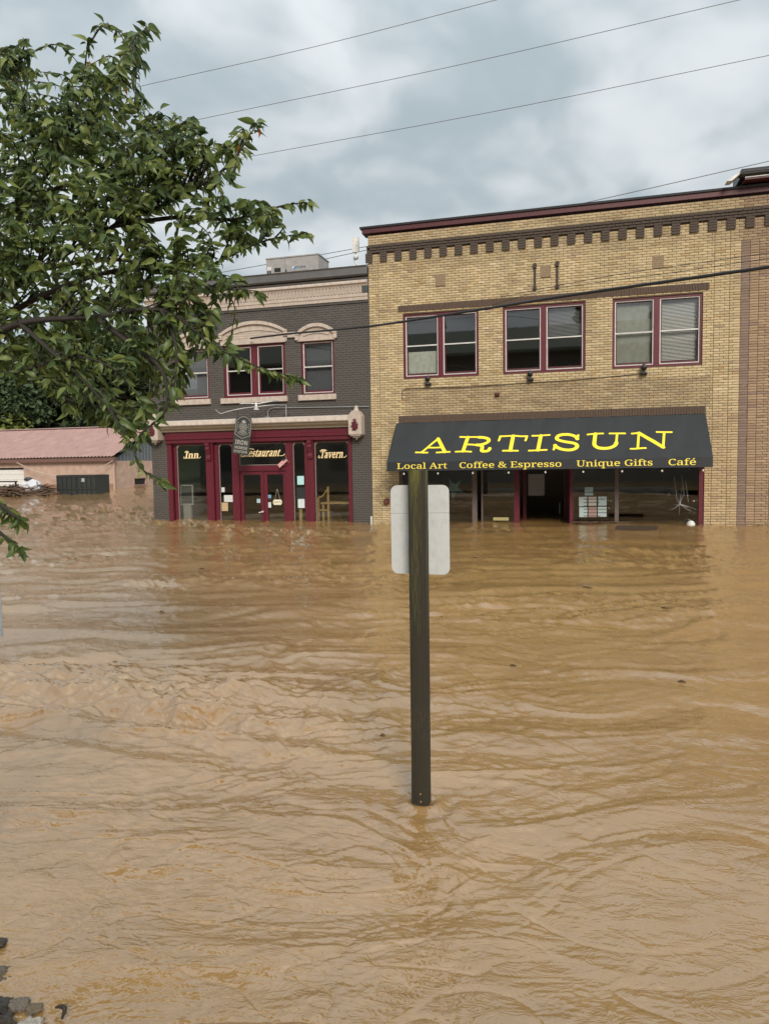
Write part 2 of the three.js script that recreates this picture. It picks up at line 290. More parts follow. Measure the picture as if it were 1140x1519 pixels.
const ringFrame = (x0, x1, y0, y1, w, z0, z1, wb = w) => [bx(x0, x0 + w, y0, y1, z0, z1), bx(x1 - w, x1, y0, y1, z0, z1), bx(x0 + w, x1 - w, y1 - w, y1, z0, z1), bx(x0 + w, x1 - w, y0, y0 + wb, z0, z1)];
const group = (name, parent) => { const g = new THREE.Group(); g.name = name; parent.add(g); return g; };

function sashWindow(parent, u0, u1, v0, v1, lights, opt = {}) {
  const w = group('window', parent), fw = opt.fw ?? 0.06, z = opt.z ?? -0.07, mw = opt.mw ?? 0.15;
  obj('frame', [...ringFrame(u0, u1, v0, v1, fw, z - 0.06, z + 0.03), ...(lights === 2 ? [bx((u0 + u1 - mw) / 2, (u0 + u1 + mw) / 2, v0 + fw, v1 - fw, z - 0.06, z + 0.025)] : [])], M.burgundy, w);
  for (let k = 0; k < lights; k++) {
    const a = lights === 1 ? u0 + fw : k ? (u0 + u1 + mw) / 2 : u0 + fw, b = lights === 1 ? u1 - fw : k ? u1 - fw : (u0 + u1 - mw) / 2, bot = v0 + fw, top = v1 - fw, mid = opt.mid ?? (bot + top) / 2;
    obj('storm_frame', ringFrame(a, b, bot, top, 0.028, z - 0.03, z + 0.008), M.alu, w);
    obj('sash', [...ringFrame(a + 0.028, b - 0.028, mid - 0.02, top - 0.028, 0.028, z - 0.05, z - 0.028), ...ringFrame(a + 0.028, b - 0.028, bot + 0.028, mid + 0.012, 0.03, z - 0.078, z - 0.055, 0.06)], opt.sash || M.burgundyDark, w);
    obj('meeting_rail', bx(a + 0.028, b - 0.028, mid - 0.022, mid + 0.014, z - 0.027, z - 0.008), M.alu, w);
    obj('pane', new THREE.PlaneGeometry(b - a - 0.1, top - mid - 0.03).translate((a + b) / 2, (top + mid) / 2, z - 0.038), M.glass, w);
    obj('pane', new THREE.PlaneGeometry(b - a - 0.1, mid - bot - 0.06).translate((a + b) / 2, (bot + mid) / 2, z - 0.066), M.glass, w);
    const sh = opt.shades?.[k];
    if (sh?.blind) { const L = [], n = 46; for (let i = 0; i < n; i++) { const y = lerp(bot + 0.05, top - 0.05, i / (n - 1)); if (y > (sh.from ?? -9)) L.push(new THREE.BoxGeometry(b - a - 0.08, 0.003, 0.028).rotateX(0.75).translate((a + b) / 2, y, z - 0.14)); } obj('blind', L, sh.mat, w); }
    else if (sh) obj('shade', bx(a + 0.03, b - 0.03, sh.from ?? bot, sh.to ?? top, z - 0.14, z - 0.132), sh.mat, w);
  }
  return w;
}

// ------------------------------------------------------------------ the yellow brick shop
{
  const B = thing('brick_shop_building', 'two-storey yellow brick shop with a dark corbelled cornice and a café awning', 'building');
  const wins = [[-4.95, -2.76, 4.22, 6.07], [-2.07, 0.155, 4.22, 6.07], [0.86, 3.105, 4.22, 6.07]];
  const shop = [-5.13, 3.20, -0.9, 2.93], vents = [[-3.98, -3.70, 6.80, 7.12], [-1.04, -0.77, 6.80, 7.12], [1.86, 2.13, 6.79, 7.12]];
  const holes = [...wins, shop, ...vents];
  obj('wall', [...holedWall(-5.97, 8.6, -0.95, 8.40, [...wins, shop], -0.34, -0.014), bx(-5.97, -5.7, -0.95, 8.3, -14, -0.35), bx(8.3, 8.6, -0.95, 8.3, -14, -0.35), bx(-5.69, 8.29, -0.95, 8.3, -14, -13.7)], M.mortar, B);
  obj('roof', bx(-5.69, 8.29, 7.6, 7.75, -13.69, -0.35), M.grayCap, B);
  obj('floor', [bx(-5.69, 8.29, 3.25, 3.45, -13.69, -0.35)], M.interior, B);
  obj('partition', [bx(-5.69, 8.29, 3.46, 7.59, -4.2, -4.1), bx(-5.69, 8.29, -0.95, 3.24, -5.6, -5.5), bx(3.6, 3.7, -0.95, 3.24, -5.4, -0.36)], M.interiorDark, B);
  const stripIn = (u, v) => u > 4.0 && u < 4.21 && v < 7.28;
  const color = (u, v, R) => {
    const n = N2(u * 0.6, v * 0.7), f = R();
    let c = [0.56, 0.452, 0.272], d = 0.84 + 0.26 * R() + 0.07 * n;
    if (f < 0.10) c = [0.50, 0.37, 0.195]; else if (f < 0.2) c = [0.61, 0.505, 0.325]; else if (f < 0.24) c = [0.43, 0.33, 0.21];
    const grime = (a) => { c = [lerp(c[0], 0.25, a), lerp(c[1], 0.185, a), lerp(c[2], 0.115, a)]; };
    if (v > 3.12 && v < 3.93 + 0.03 * N2(u * 3, 9) && u > -5.0 && u < 3.3) grime(0.50 + 0.18 * N2(u, v * 3));   // soot left where an older canopy hung
    grime(0.16 * Math.max(0, N2(u * 0.9 + 5, v * 0.5)) + 0.30 * smooth(0.25, 0.8, N2b(u * 2.6, v * 0.35 + 3)) * 0.6);                      // rain streaks and old soot
    if (v > 7.3) grime(0.22 + 0.25 * Math.max(0, N2(u * 0.8, v * 2)));
    if (stripIn(u, v)) { c = [0.245, 0.175, 0.145]; d = 0.9 + 0.2 * R(); }
    else if (u > 4.0) c = f < 0.3 ? [0.34, 0.235, 0.155] : f < 0.6 ? [0.40, 0.29, 0.19] : [0.37, 0.265, 0.17];
    else if (v < 2.9 && u > 3.2) c = [lerp(c[0], 0.50, 0.6), lerp(c[1], 0.375, 0.6), lerp(c[2], 0.225, 0.6)];
    if (u > 3.0 && v > 7.0) grime(0.35 * smooth(3.0, 4.6, u));
    return c.map(x => x * d);
  };
  layBricks(B, { seed: 21, u0: -5.97, u1: 5.45, v0: -0.20, v1: 8.42, holes: [...holes, [-5.09, 3.25, 6.13, 6.32], [-5.12, 3.21, 2.93, 3.14], [-5.97, 5.6, 7.885, 8.10]], breaks: [[-5.68, -1, 7.9], [3.37, -1, 7.6], [3.74, -1, 7.6], [4.0, -1, 7.28], [4.21, -1, 7.28], [4.42, -1, 7.28], [4.75, -1, 7.28]], relief: 0.0035, uneven: 0.005, rough: 0.85, color, zAt: (u, v) => stripIn(u, v) ? -0.008 : 0, score: b => -(b.x > 4.78 ? -9 : b.x * 0.17 + 1 - 0.05 * Math.abs(b.y - 1.2)) * Math.min(1, b.s * 1.02) });
  obj('brick_return', bx(5.45, 8.6, -0.9, 8.4, -0.013, -0.002), painted(0.37, 0.265, 0.17, 0.9, 0.6), B);
  // soldier courses of dark brick
  const R = rng(5), dk = painted(0.105, 0.072, 0.052, 0.9, 2.2, 0.004);
  const soldiers = (name, u0, u1, v0, v1) => { const L = [], n = Math.round((u1 - u0) / CO); for (let i = 0; i < n; i++) { const x = u0 + (i + 0.5) * (u1 - u0) / n; L.push(bx(x - 0.029, x + 0.029, v0 + 0.006 * R(), v1 - 0.006 * R(), -0.05, 0.016 + 0.007 * R())); } L.push(bx(u0, u1, v0 + 0.006, v1 - 0.008, -0.06, 0.004)); obj(name, L, dk, B); };
  soldiers('lintel', -5.09, 3.25, 6.135, 6.32); soldiers('lintel', -5.12, 3.21, 2.93, 3.14);
  // corbelled cornice: two projecting dark courses and a row of blocks
  const ck = painted(0.085, 0.065, 0.052, 0.9, 2.4, 0.004), band = [];
  for (let c = 0; c < 3; c++) for (let u = -6.0 + (c & 1) * 0.1; u < 8.4; u += MU) band.push(bx(u, Math.min(8.6, u + BL), 7.892 + c * CO, 7.892 + c * CO + BH, -0.05, 0.045 + c * 0.022 + 0.006 * R()));
  band.push(bx(-6.0, 8.6, 7.888, 8.09, -0.06, 0.028));
  obj('cornice', band, ck, B);
  for (let u = -5.94; u < 5.4; u += 0.4404) { const L = []; for (let c = 0; c < 4; c++) L.push(bx(u - 0.102, u + 0.102, 7.622 + c * CO, 7.622 + c * CO + BH, -0.03, 0.042 + 0.008 * R())); L.push(bx(u - 0.095, u + 0.095, 7.625, 7.885, -0.03, 0.032)); obj('corbel', L, ck, B); }
  obj('fascia', [bx(-6.13, 8.7, 8.455, 8.585, -0.36, 0.065), ...[-4.6, -2.2, 0.3, 2.7].map(u => bx(u, u + 0.02, 8.46, 8.583, 0.066, 0.072))], M.burgundyDark, B);
  obj('coping', molding([[-0.40, 8.588], [0.10, 8.588], [0.11, 8.64], [-0.40, 8.69]], -6.19, 8.75), M.darkMetal, B);
  // roof edge of the taller part at the right end
  obj('gutter', [molding([[-0.6, 8.76], [0.38, 8.76], [0.44, 8.81], [0.45, 8.93], [-0.6, 8.99]], 3.88, 9.0), bx(3.90, 9.0, 8.855, 8.87, 0.45, 0.46)], M.blackMetal, B);
  obj('soffit', [bx(3.98, 9.0, 8.692, 8.757, -0.6, 0.36)], M.burgundyDark, B);
  obj('flashing', extrude([[3.56, 8.70], [3.68, 8.70], [3.94, 8.90], [3.85, 8.90]], 0.3).translate(0, 0, 0.08), M.white, B);
  obj('drip_edge', bx(3.98, 9.0, 8.735, 8.757, 0.361, 0.375), M.alu, B);
  // windows
  const shadePale = painted(0.36, 0.40, 0.34, 0.9, 1), shadeGreen = painted(0.22, 0.24, 0.20, 0.9, 1), blindMat = std(0.52, 0.53, 0.49, 0.6);
  [[null, null, [{ mat: shadePale, to: 5.0 }, null]], [null, null, [null, { blind: true, mat: std(0.16, 0.17, 0.17, 0.6), from: 5.2 }]], [null, null, [{ mat: shadeGreen }, { blind: true, mat: blindMat }]]].forEach((s, i) => sashWindow(B, ...wins[i], 2, { mid: 5.16, shades: s[2], z: -0.075 }));
  // pierced vents with their brick grille
  for (const [a, b, c, d] of vents) { const L = [], g = painted(0.30, 0.21, 0.12, 0.9, 2); for (let i = 0; i < 6; i++) { const t = i / 6 + 0.03; L.push(bx(a + (b - a) * t, a + (b - a) * (t + 0.085), c, d - 0.02, -0.008, -0.003)); L.push(bx(a, b, c + (d - c) * t, c + (d - c) * (t + 0.08), -0.0085, -0.001)); } const v = obj('vent', L, g, B); obj('vent_back', bx(a, b, c, d, -0.0139, -0.0105), M.interior, v); }
  for (const u of [-1.19, -0.59]) obj('iron_anchor', [bx(u - 0.03, u + 0.03, 6.44, 7.20, 0.004, 0.022), bx(u - 0.05, u + 0.05, 6.48, 6.56, 0.02, 0.05), bx(u - 0.05, u + 0.05, 7.06, 7.17, 0.02, 0.05)], M.iron, B);
  obj('old_fixing', [bx(-2.30, -2.17, 3.60, 3.70, 0, 0.05), ball(-2.24, 3.65, 0.05, 0.05)], painted(0.10, 0.03, 0.02, 0.8, 2), B);
  obj('fire_connection', [new THREE.CylinderGeometry(0.10, 0.10, 0.06, 16).rotateX(Math.PI / 2).translate(-5.52, 0.62, 0.03), bar(V(-5.52, 0.62, 0.05), V(-5.52, 0.62, 0.14), 0.055, 0.06, 14)], painted(0.14, 0.045, 0.03, 0.6, 3), B);
  // shop front
  const F = M.burgundy, brown = painted(0.135, 0.105, 0.095, 0.5, 1);
  obj('shop_frame', [bx(-5.13, 3.2, 2.15, 2.93, -0.30, -0.06), bx(-5.13, -5.06, -0.9, 2.15, -0.2, -0.05), bx(-2.98, -2.84, -0.9, 2.15, -0.2, -0.06), bx(-2.72, -2.68, -0.9, 2.15, -0.22, -0.10), bx(1.05 - 0.1, 1.055, -0.9, 2.15, -0.2, -0.05)], brown, B);
  for (const [a, b] of [[-1.78, -1.63], [-0.25, -0.16], [3.08, 3.2]]) obj('door_jamb', bx(a, b, -0.9, 2.15, -0.3, -0.04), F, B);
  obj('base_panel', [bx(-5.06, -1.78, -0.9, -0.12, -0.2, -0.08), bx(-0.16, 3.08, -0.9, -0.12, -0.2, -0.08)], F, B);
  for (const [a, b] of [[-5.06, -2.98], [-2.68, -1.78], [-0.16, 0.95], [1.055, 3.08]]) obj('shop_window', new THREE.PlaneGeometry(b - a, 2.28).translate((a + b) / 2, 1.01, -0.11), M.shopGlass, B);
  obj('door_frame', [bx(-1.62, -1.52, -0.9, 2.1, -1.30, -1.24), bx(-0.36, -0.26, -0.9, 2.1, -1.30, -1.24), bx(-1.52, -0.36, 1.9, 2.1, -1.30, -1.24)], F, B);
  const door = group('door', B); obj('door_leaf', ringFrame(0, 1.1, -0.85, 1.88, 0.11, 0, 0.045, 0.25).map(g => g.rotateY(Math.PI / 2 - 0.12).translate(-0.42, 0, -1.32)), M.burgundy, door); obj('pane', new THREE.PlaneGeometry(0.9, 2.3).translate(0.55, 0.6, 0.02).rotateY(Math.PI / 2 - 0.12).translate(-0.42, 0, -1.32), M.shopGlass, door); obj('door_handle', bar(V(-0.58, 0.1, -2.25), V(-0.58, 0.45, -2.25), 0.02), M.alu, door);
  for (const u of [-1.78, -0.2]) obj('recess_wall', bx(u, u + 0.06, -0.9, 2.15, -1.3, -0.31), F, B);
}

// awning with its lettering
{
  const A = thing('shop_awning', 'black fabric shop awning with yellow lettering above the café window', 'awning');
  const u0 = -5.18, u1 = 3.205, yt = 2.925, zt = 0.03, yh = 1.785, zh = 1.19, yb = 1.535;
  const cloth = (ctx, w, h, seed, base) => { const R = rng(seed); ctx.fillStyle = base; ctx.fillRect(0, 0, w, h); for (let i = 0; i < 2600; i++) { ctx.fillStyle = `rgba(${R() < .5 ? '190,195,200' : '0,0,0'},${0.035 * R()})`; const s = 4 + 70 * R() * R(); ctx.fillRect(R() * w, R() * h, s, 1 + 3 * R()); } for (let i = 0; i < 60; i++) { ctx.fillStyle = `rgba(205,205,195,${0.35 * R()})`; ctx.beginPath(); ctx.arc(R() * w, R() * h, 0.6 + 2 * R() * R(), 0, 7); ctx.fill(); } };
  const px = 2048 / (u1 - u0);
  const slope = canvasTex(2048, 400, (c, w, h) => {
    cloth(c, w, h, 3, '#25292d');
    c.strokeStyle = 'rgba(15,16,18,0.55)'; c.lineWidth = 1.5; for (const u of [-3.95, -2.7, -1.35, 0.0, 1.2, 2.3]) { c.beginPath(); c.moveTo((u - u0) * px, 0); c.lineTo((u - u0) * px, h); c.stroke(); }
    const L = [['A', 616, 671], ['R', 676, 732], ['T', 738, 785], ['I', 787, 818], ['S', 821, 864], ['U', 870, 930], ['N', 935, 997]];
    const uAt = x => -4.40 + (x - 617) * (2.25 + 4.40) / (992 - 617) + 0.00018 * (x - 617) * (992 - x) ** 1 * 0.012;
    c.lineJoin = 'round'; c.lineCap = 'round';
    const G = {   // monoline slab letters in a unit box: thick strokes, then thin strokes and serifs
      A: [['M.54,.06L.86,.95'], ['M.54,.06L.16,.95', 'M.30,.64L.74,.64', 'M.0,.955L.34,.955', 'M.62,.955L1,.955']],
      R: [['M.27,.05L.23,.95', 'M.60,.05C1.02,.05,1.0,.52,.58,.52', 'M.58,.52C.92,.54,.62,.95,.86,.95C.95,.95,.98,.88,.98,.78'], ['M.05,.05L.62,.05', 'M.26,.52L.6,.52', 'M.02,.955L.46,.955']],
      T: [['M.50,.06L.49,.94'], ['M.04,.06L.98,.06', 'M.05,.06L.02,.32', 'M.98,.06L.95,.32', 'M.24,.955L.74,.955']],
      I: [['M.52,.05L.48,.95'], ['M.06,.05L1,.05', 'M.0,.955L.94,.955']],
      S: [['M.90,.30C.82,-.06,.12,-.06,.12,.26C.12,.54,.92,.42,.92,.74C.92,1.06,.22,1.04,.09,.70'], ['M.92,.06L.90,.30', 'M.06,.95L.09,.70']],
      U: [['M.22,.05L.21,.60C.21,1.06,.78,1.06,.78,.60'], ['M.78,.60L.79,.05', 'M.02,.05L.42,.05', 'M.60,.05L.99,.05']],
      N: [['M.19,.05L.79,.95'], ['M.19,.05L.17,.95', 'M.79,.95L.82,.05', 'M.02,.05L.20,.05', 'M.64,.05L1,.05', 'M.0,.955L.36,.955']] };
    const stroke = (d, f) => { c.beginPath(); for (const m of d.matchAll(/([MLC])([^MLC]+)/g)) { const n = m[2].split(',').map(Number), q = []; for (let i = 0; i < n.length; i += 2) q.push(...f(n[i], n[i + 1])); m[1] === 'M' ? c.moveTo(...q) : m[1] === 'L' ? c.lineTo(...q) : c.bezierCurveTo(...q); } c.stroke(); };
    c.strokeStyle = '#f6e034';
    for (const [ch, a, b] of L) {
      const xa = (uAt(a) - u0) * px + 8, xb = (uAt(b) - u0) * px - 8, ht = h * 0.40, yb2 = h * 0.785, sl = 0.06, f = (x, y) => [xa + x * (xb - xa) + (0.5 - y) * sl * ht, yb2 - ht + y * ht];
      c.lineWidth = ht * 0.155; for (const d of G[ch][0]) stroke(d, f);
      c.lineWidth = ht * 0.095; for (const d of G[ch][1]) stroke(d, f);
    }
  });
  const val = canvasTex(2048, 128, (c, w, h) => {
    cloth(c, w, h, 4, '#1b1f24');
    const words = [['Local Art', -4.90, -3.47], ['Coffee & Espresso', -3.15, -0.43], ['Unique Gifts', -0.07, 1.81], ['Café', 2.16, 2.83]], vy = 1536;
    c.lineJoin = 'round';
    for (const [t, a, b] of words) { c.save(); c.font = '112px serif'; const m = c.measureText(t).width, k = (b - a) * px / m; c.translate((a - u0) * px, 97); c.scale(k, 1.0); c.lineWidth = 0.8; c.strokeStyle = c.fillStyle = '#ecd84e'; c.strokeText(t, 0, 0); c.fillText(t, 0, 0); c.restore(); }
  });
  const quad = (a, b, c, d) => { const g = new THREE.BufferGeometry(); g.setAttribute('position', new THREE.Float32BufferAttribute([...a, ...b, ...c, ...a, ...c, ...d], 3)); g.setAttribute('uv', new THREE.Float32BufferAttribute([0, 0, 1, 0, 1, 1, 0, 0, 1, 1, 0, 1], 2)); g.computeVertexNormals(); return g; };
  // the cloth sags a little between its ribs
  const seg = 96, rowsN = 10, pos = [], uv = [], idx = []; const sag = (u, t) => -0.034 * Math.sin(Math.PI * t) * (0.5 + 0.5 * Math.cos((u - u0) * 2 * Math.PI / 1.3)) - 0.009 * N2(u * 2.2, t * 1.6) - 0.003 * N2(u * 9, t * 3);
  for (let j = 0; j <= rowsN; j++) for (let i = 0; i <= seg; i++) { const t = j / rowsN, u = lerp(u0, u1, i / seg), s = sag(u, t); pos.push(u, lerp(yt, yh, t) + s * 0.71, lerp(zt, zh, t) + s * 0.70); uv.push(i / seg, 1 - t); }
  for (let j = 0; j < rowsN; j++) for (let i = 0; i < seg; i++) { const a = j * (seg + 1) + i, b = a + seg + 1; idx.push(a, b, a + 1, a + 1, b, b + 1); }
  const g = new THREE.BufferGeometry(); g.setAttribute('position', new THREE.Float32BufferAttribute(pos, 3)); g.setAttribute('uv', new THREE.Float32BufferAttribute(uv, 2)); g.setIndex(idx); g.computeVertexNormals();
  obj('canopy', g, sheetMat(slope, 0.62, { bumpMap: rep(grit, 30, 6), bumpScale: 0.0015, side: THREE.DoubleSide }), A, true);
  obj('valance', quad([u0, yb, zh + 0.012], [u1, yb, zh + 0.012], [u1, yh, zh + 0.003], [u0, yh, zh + 0.003]), sheetMat(val, 0.6, { side: THREE.DoubleSide }), A, true);
  const plain = std(0.026, 0.029, 0.034, 0.7, { side: THREE.DoubleSide });
  for (const u of [u0 - 0.003, u1 + 0.003]) obj('side_panel', quad([u, yb, zh], [u, yh, zh], [u, yt, zt], [u, yb, zt]), plain, A);
  const fr = []; for (const u of [-5.1, -3.95, -2.7, -1.35, 0, 1.2, 2.3, 3.12]) fr.push(bar(V(u, yt - 0.12, 0.03), V(u, yh - 0.07, zh - 0.09), 0.014), bar(V(u, yb + 0.03, -0.03), V(u, yb + 0.03, zh - 0.02), 0.014)); fr.push(bar(V(u0 + .02, yb + 0.03, zh - 0.02), V(u1 - .02, yb + 0.03, zh - 0.02), 0.015), bar(V(u0 + .02, yh - 0.06, zh - 0.06), V(u1 - .02, yh - 0.06, zh - 0.06), 0.015));
  obj('frame', fr, M.galvanized, A);
  const S = thing('string_light', 'string of small clear bulbs hung under the edge of the black awning', 'string lights');
  const pts = [], bulbs = []; for (let i = 0; i < 9; i++) { const u = -4.72 + i * 0.965; pts.push(V(u, yb - 0.01, zh - 0.10)); if (i < 8) pts.push(V(u + 0.48, yb - 0.045, zh - 0.10)); bulbs.push(u); }
  obj('cord', tube(pts, 0.006, 90, 5), M.cable, S);
  for (const u of bulbs) { const s = obj('socket', bar(V(u, yb - 0.01, zh - 0.1), V(u, yb - 0.05, zh - 0.1), 0.016), M.cable, S); obj('bulb', ball(u, yb - 0.075, zh - 0.1, 0.028, 1.3), std(0.75, 0.72, 0.62, 0.15), s); }
}

// ------------------------------------------------------------------ the grey painted tavern
{
  const B = thing('tavern_building', 'dark grey painted brick tavern with burgundy shop front and cream arched window hoods', 'building');
  const u0 = -13.44, u1 = -5.975;
  const wins = [[-12.36, -11.28, 3.88, 5.47], [-10.76, -8.67, 3.87, 5.52], [-8.15, -7.09, 3.87, 5.50]], shop = [-12.80, -6.60, -0.9, 2.60];
  obj('wall', [...holedWall(u0, u1, -0.95, 7.25, [...wins, shop], -0.32, -0.011), bx(u0, u0 + 0.3, -0.95, 7.2, -13, -0.33), bx(u0 + 0.31, u1, -0.95, 7.2, -13, -12.7)], M.grayPaint, B);
  obj('roof', bx(u0 + 0.31, u1 - 0.01, 6.65, 6.8, -12.69, -0.33), M.grayCap, B);
  obj('floor', bx(u0 + 0.31, u1 - 0.01, 3.2, 3.4, -12.69, -0.33), M.interior, B);
  obj('partition', [bx(u0 + 0.31, u1 - 0.01, 3.41, 6.64, -4.6, -4.5), bx(u0 + 0.31, u1 - 0.01, -0.95, 3.19, -5.4, -5.3)], M.interior, B);
  const hoodHole = [[-10.80, -8.60, 5.52, 5.95], [-8.25, -7.0, 5.5, 5.8], [-12.46, -11.2, 5.47, 5.8]];
  layBricks(B, { seed: 41, u0: u0, u1: u1 - 0.005, v0: -0.2, v1: 7.28, holes: [...wins, [-12.82, -6.575, -1, 3.0], [u0, u1, 6.56, 7.14], ...hoodHole], relief: 0.0024, uneven: 0.004, rough: 0.62, map: mottle,
    color: (u, v, R) => { const d = 0.90 + 0.16 * R() + 0.08 * N2(u * 0.7, v * 0.9); return [0.088 * d, 0.079 * d, 0.071 * d]; }, score: b => -(b.x + 14 - 0.25 * Math.abs(b.y - 2.6)) * Math.min(1, b.s * 1.02) });
  // parapet
  obj('parapet_cap', [molding([[-0.35, 7.27], [0.05, 7.27], [0.10, 7.31], [0.06, 7.52], [-0.35, 7.58]], u0 - 0.1, -5.99), molding([[-0.36, 7.582], [0.07, 7.524], [0.09, 7.56], [-0.36, 7.61]], u0 - 0.12, -6.05)], M.grayCap, B);
  obj('cornice', [molding([[-0.01, 6.98], [0.03, 6.98], [0.05, 7.03], [0.10, 7.06], [0.10, 7.10], [0.06, 7.15], [-0.01, 7.15]], u0 - 0.04, -6.0), molding([[-0.01, 6.575], [0.03, 6.575], [0.035, 6.66], [0.055, 6.68], [0.055, 6.765], [-0.01, 6.775]], u0 - 0.04, -6.0), bx(u0 - 0.02, -6.18, 6.775, 6.98, -0.01, 0.012)], M.cream, B);
  obj('cornice_grey_course', bx(u0 - 0.02, -5.99, 6.50, 6.555, -0.01, 0.03), M.grayPaint, B);  // projecting course in the grey wall paint, below the cream cornice
  const fl = prep(new THREE.CylinderGeometry(0.031, 0.031, 0.19, 8, 1, false, -Math.PI / 2, Math.PI).rotateY(Math.PI / 2 - Math.PI / 2)); 
  for (let u = -13.38, i = 0; u < -6.22; u += 0.11, i++) { const m = shade(new THREE.Mesh(fl, M.cream)); m.name = 'flute'; m.position.set(u, 6.878, 0.012); m.scale.set(1, 1, 1.8); B.add(m); }
  obj('cornice_box', bx(-6.16, -5.99, 6.79, 6.97, -0.01, 0.035), painted(0.05, 0.06, 0.058, 0.6, 2), B);
  // arched hoods
  const hood = (a, b, spring, top, low) => {
    const h = group('window_hood', B), uc = (a + b) / 2, arcPts = (aa, bb, s, t, n = 22) => { const w = bb - aa, r = t - s, Rr = (w * w / 4 + r * r) / (2 * r), cy = t - Rr, th = Math.asin(w / 2 / Rr), o = []; for (let i = 0; i <= n; i++) { const q = lerp(-th, th, i / n); o.push([uc + Rr * Math.sin(q), cy + Rr * Math.cos(q)]); } return o; };
    const ring = (ins, th, z0, z1) => { const o = arcPts(a + ins, b - ins, spring - ins * 0.1, top - ins), n = arcPts(a + ins + th, b - ins - th, spring - ins * 0.1 - 0.03, top - ins - th); return extrude([...o, ...n.reverse()], z1 - z0).translate(0, 0, z0); };
    obj('tympanum', extrude([[a + 0.03, low], ...arcPts(a + 0.03, b - 0.03, spring - 0.02, top - 0.03), [b - 0.03, low]], 0.06).translate(0, 0, -0.03), M.cream, h);
    obj('arch', ring(0, 0.10, -0.01, 0.10), M.cream, h);
    obj('inner_arch', ring(0.24, 0.05, 0.0, 0.055), M.cream, h);
    obj('brick_joint', [0.06, 0.13, 0.2].map(k => bx(a + 0.35 + k, b - 0.35 - k, low + 0.09 + k, low + 0.097 + k, 0.0301, 0.034)), M.olive, h);
    obj('lintel', bx(a + 0.06, b - 0.06, low - 0.03, low + 0.05, -0.06, 0.06), M.cream, h);
    for (const s of [a, b - 0.12]) obj('stop', bx(s, s + 0.12, spring - 0.16, spring + 0.03, 0.031, 0.085), M.cream, h);
  };
  hood(-10.86, -8.56, 5.84, 6.19, 5.53); hood(-8.30, -6.97, 5.68, 5.99, 5.51); hood(-12.50, -11.16, 5.68, 5.99, 5.48);
  obj('string_course', [bx(-8.558, -8.302, 5.62, 5.78, -0.01, 0.05), bx(-11.158, -10.862, 5.62, 5.78, -0.01, 0.05)], M.cream, B);
  wins.forEach((w, i) => { sashWindow(B, ...w, i === 1 ? 2 : 1, { fw: i === 1 ? 0.085 : 0.055, mw: 0.22, z: -0.06, mid: 4.72, sash: M.burgundy, shades: i === 0 ? [{ mat: std(0.10, 0.11, 0.12, 0.9) }] : i === 2 ? [{ mat: std(0.055, 0.062, 0.07, 0.9) }] : undefined }); obj('sill', bx(w[0] - 0.09, w[1] + 0.06, w[2] - 0.165, w[2] - 0.002, -0.1, 0.085), M.cream, B); });
  // shop cornice
  obj('shop_cornice', [molding([[-0.02, 3.035], [0.34, 3.035], [0.36, 3.06], [0.36, 3.17], [0.30, 3.20], [-0.02, 3.235]], -13.10, -6.575)], painted(0.60, 0.53, 0.47, 0.6, 0.8, 0.004), B);
  obj('shop_cornice_molding', molding([[-0.02, 2.86], [0.16, 2.86], [0.18, 2.90], [0.26, 2.96], [0.31, 3.033], [-0.02, 3.033]], -13.05, -6.58), M.olive, B);
  obj('fascia', [molding([[-0.02, 2.50], [0.09, 2.50], [0.09, 2.60], [0.13, 2.62], [0.13, 2.70], [0.10, 2.72], [0.10, 2.858], [-0.02, 2.858]], -12.86, -6.585)], M.burgundy, B);
  const z0 = -0.16, z1 = 0.02, F = M.burgundy;
  obj('shop_frame', [bx(-12.86, -12.70, -0.9, 2.50, z0, z1), bx(-12.66, -12.56, -0.9, 2.50, z0, -0.06), bx(-11.46, -11.20, -0.9, 2.50, z0, 0.05), bx(-11.18, -11.06, -0.9, 2.50, z0, -0.02), bx(-8.12, -7.98, -0.9, 2.50, z0, -0.02), bx(-7.97, -7.80, -0.9, 2.50, z0, 0.05), bx(-6.70, -6.59, -0.9, 2.50, z0, z1), bx(-10.58, -10.34, -0.9, 2.50, z0, -0.01), bx(-8.74, -8.52, -0.9, 2.50, z0, -0.01), bx(-10.34, -8.74, 1.58, 1.76, z0, -0.02), bx(-12.70, -6.70, 2.44, 2.50, z0, -0.02)], F, B);
  obj('base_panel', [bx(-12.56, -11.46, -0.9, -0.1, z0, -0.05), bx(-11.06, -10.58, -0.9, -0.1, z0, -0.05), bx(-8.52, -8.12, -0.9, -0.1, z0, -0.05), bx(-7.80, -6.70, -0.9, -0.1, z0, -0.05)], F, B);
  for (const [a, b, c, d] of [[-12.56, -11.46, -0.1, 2.44], [-11.06, -10.58, -0.1, 2.44], [-8.52, -8.12, -0.1, 2.44], [-7.80, -6.70, -0.1, 2.44], [-10.34, -8.74, 1.76, 2.44]]) {
    const w = obj('shop_window', new THREE.PlaneGeometry(b - a, d - c).translate((a + b) / 2, (c + d) / 2, -0.10), M.shopGlass, B);
    obj('glazing_bead', ringFrame(a, b, c, d, 0.018, -0.098, -0.085), painted(0.30, 0.28, 0.25, 0.5, 2), w);
    for (const [x, s] of [[a, 1], [b, -1]]) obj('corner_ornament', extrude([[x, d], [x + s * 0.10, d], [x + s * 0.075, d - 0.035], [x + s * 0.035, d - 0.075], [x, d - 0.10]], 0.012).translate(0, 0, -0.096), M.cream, w);
  }
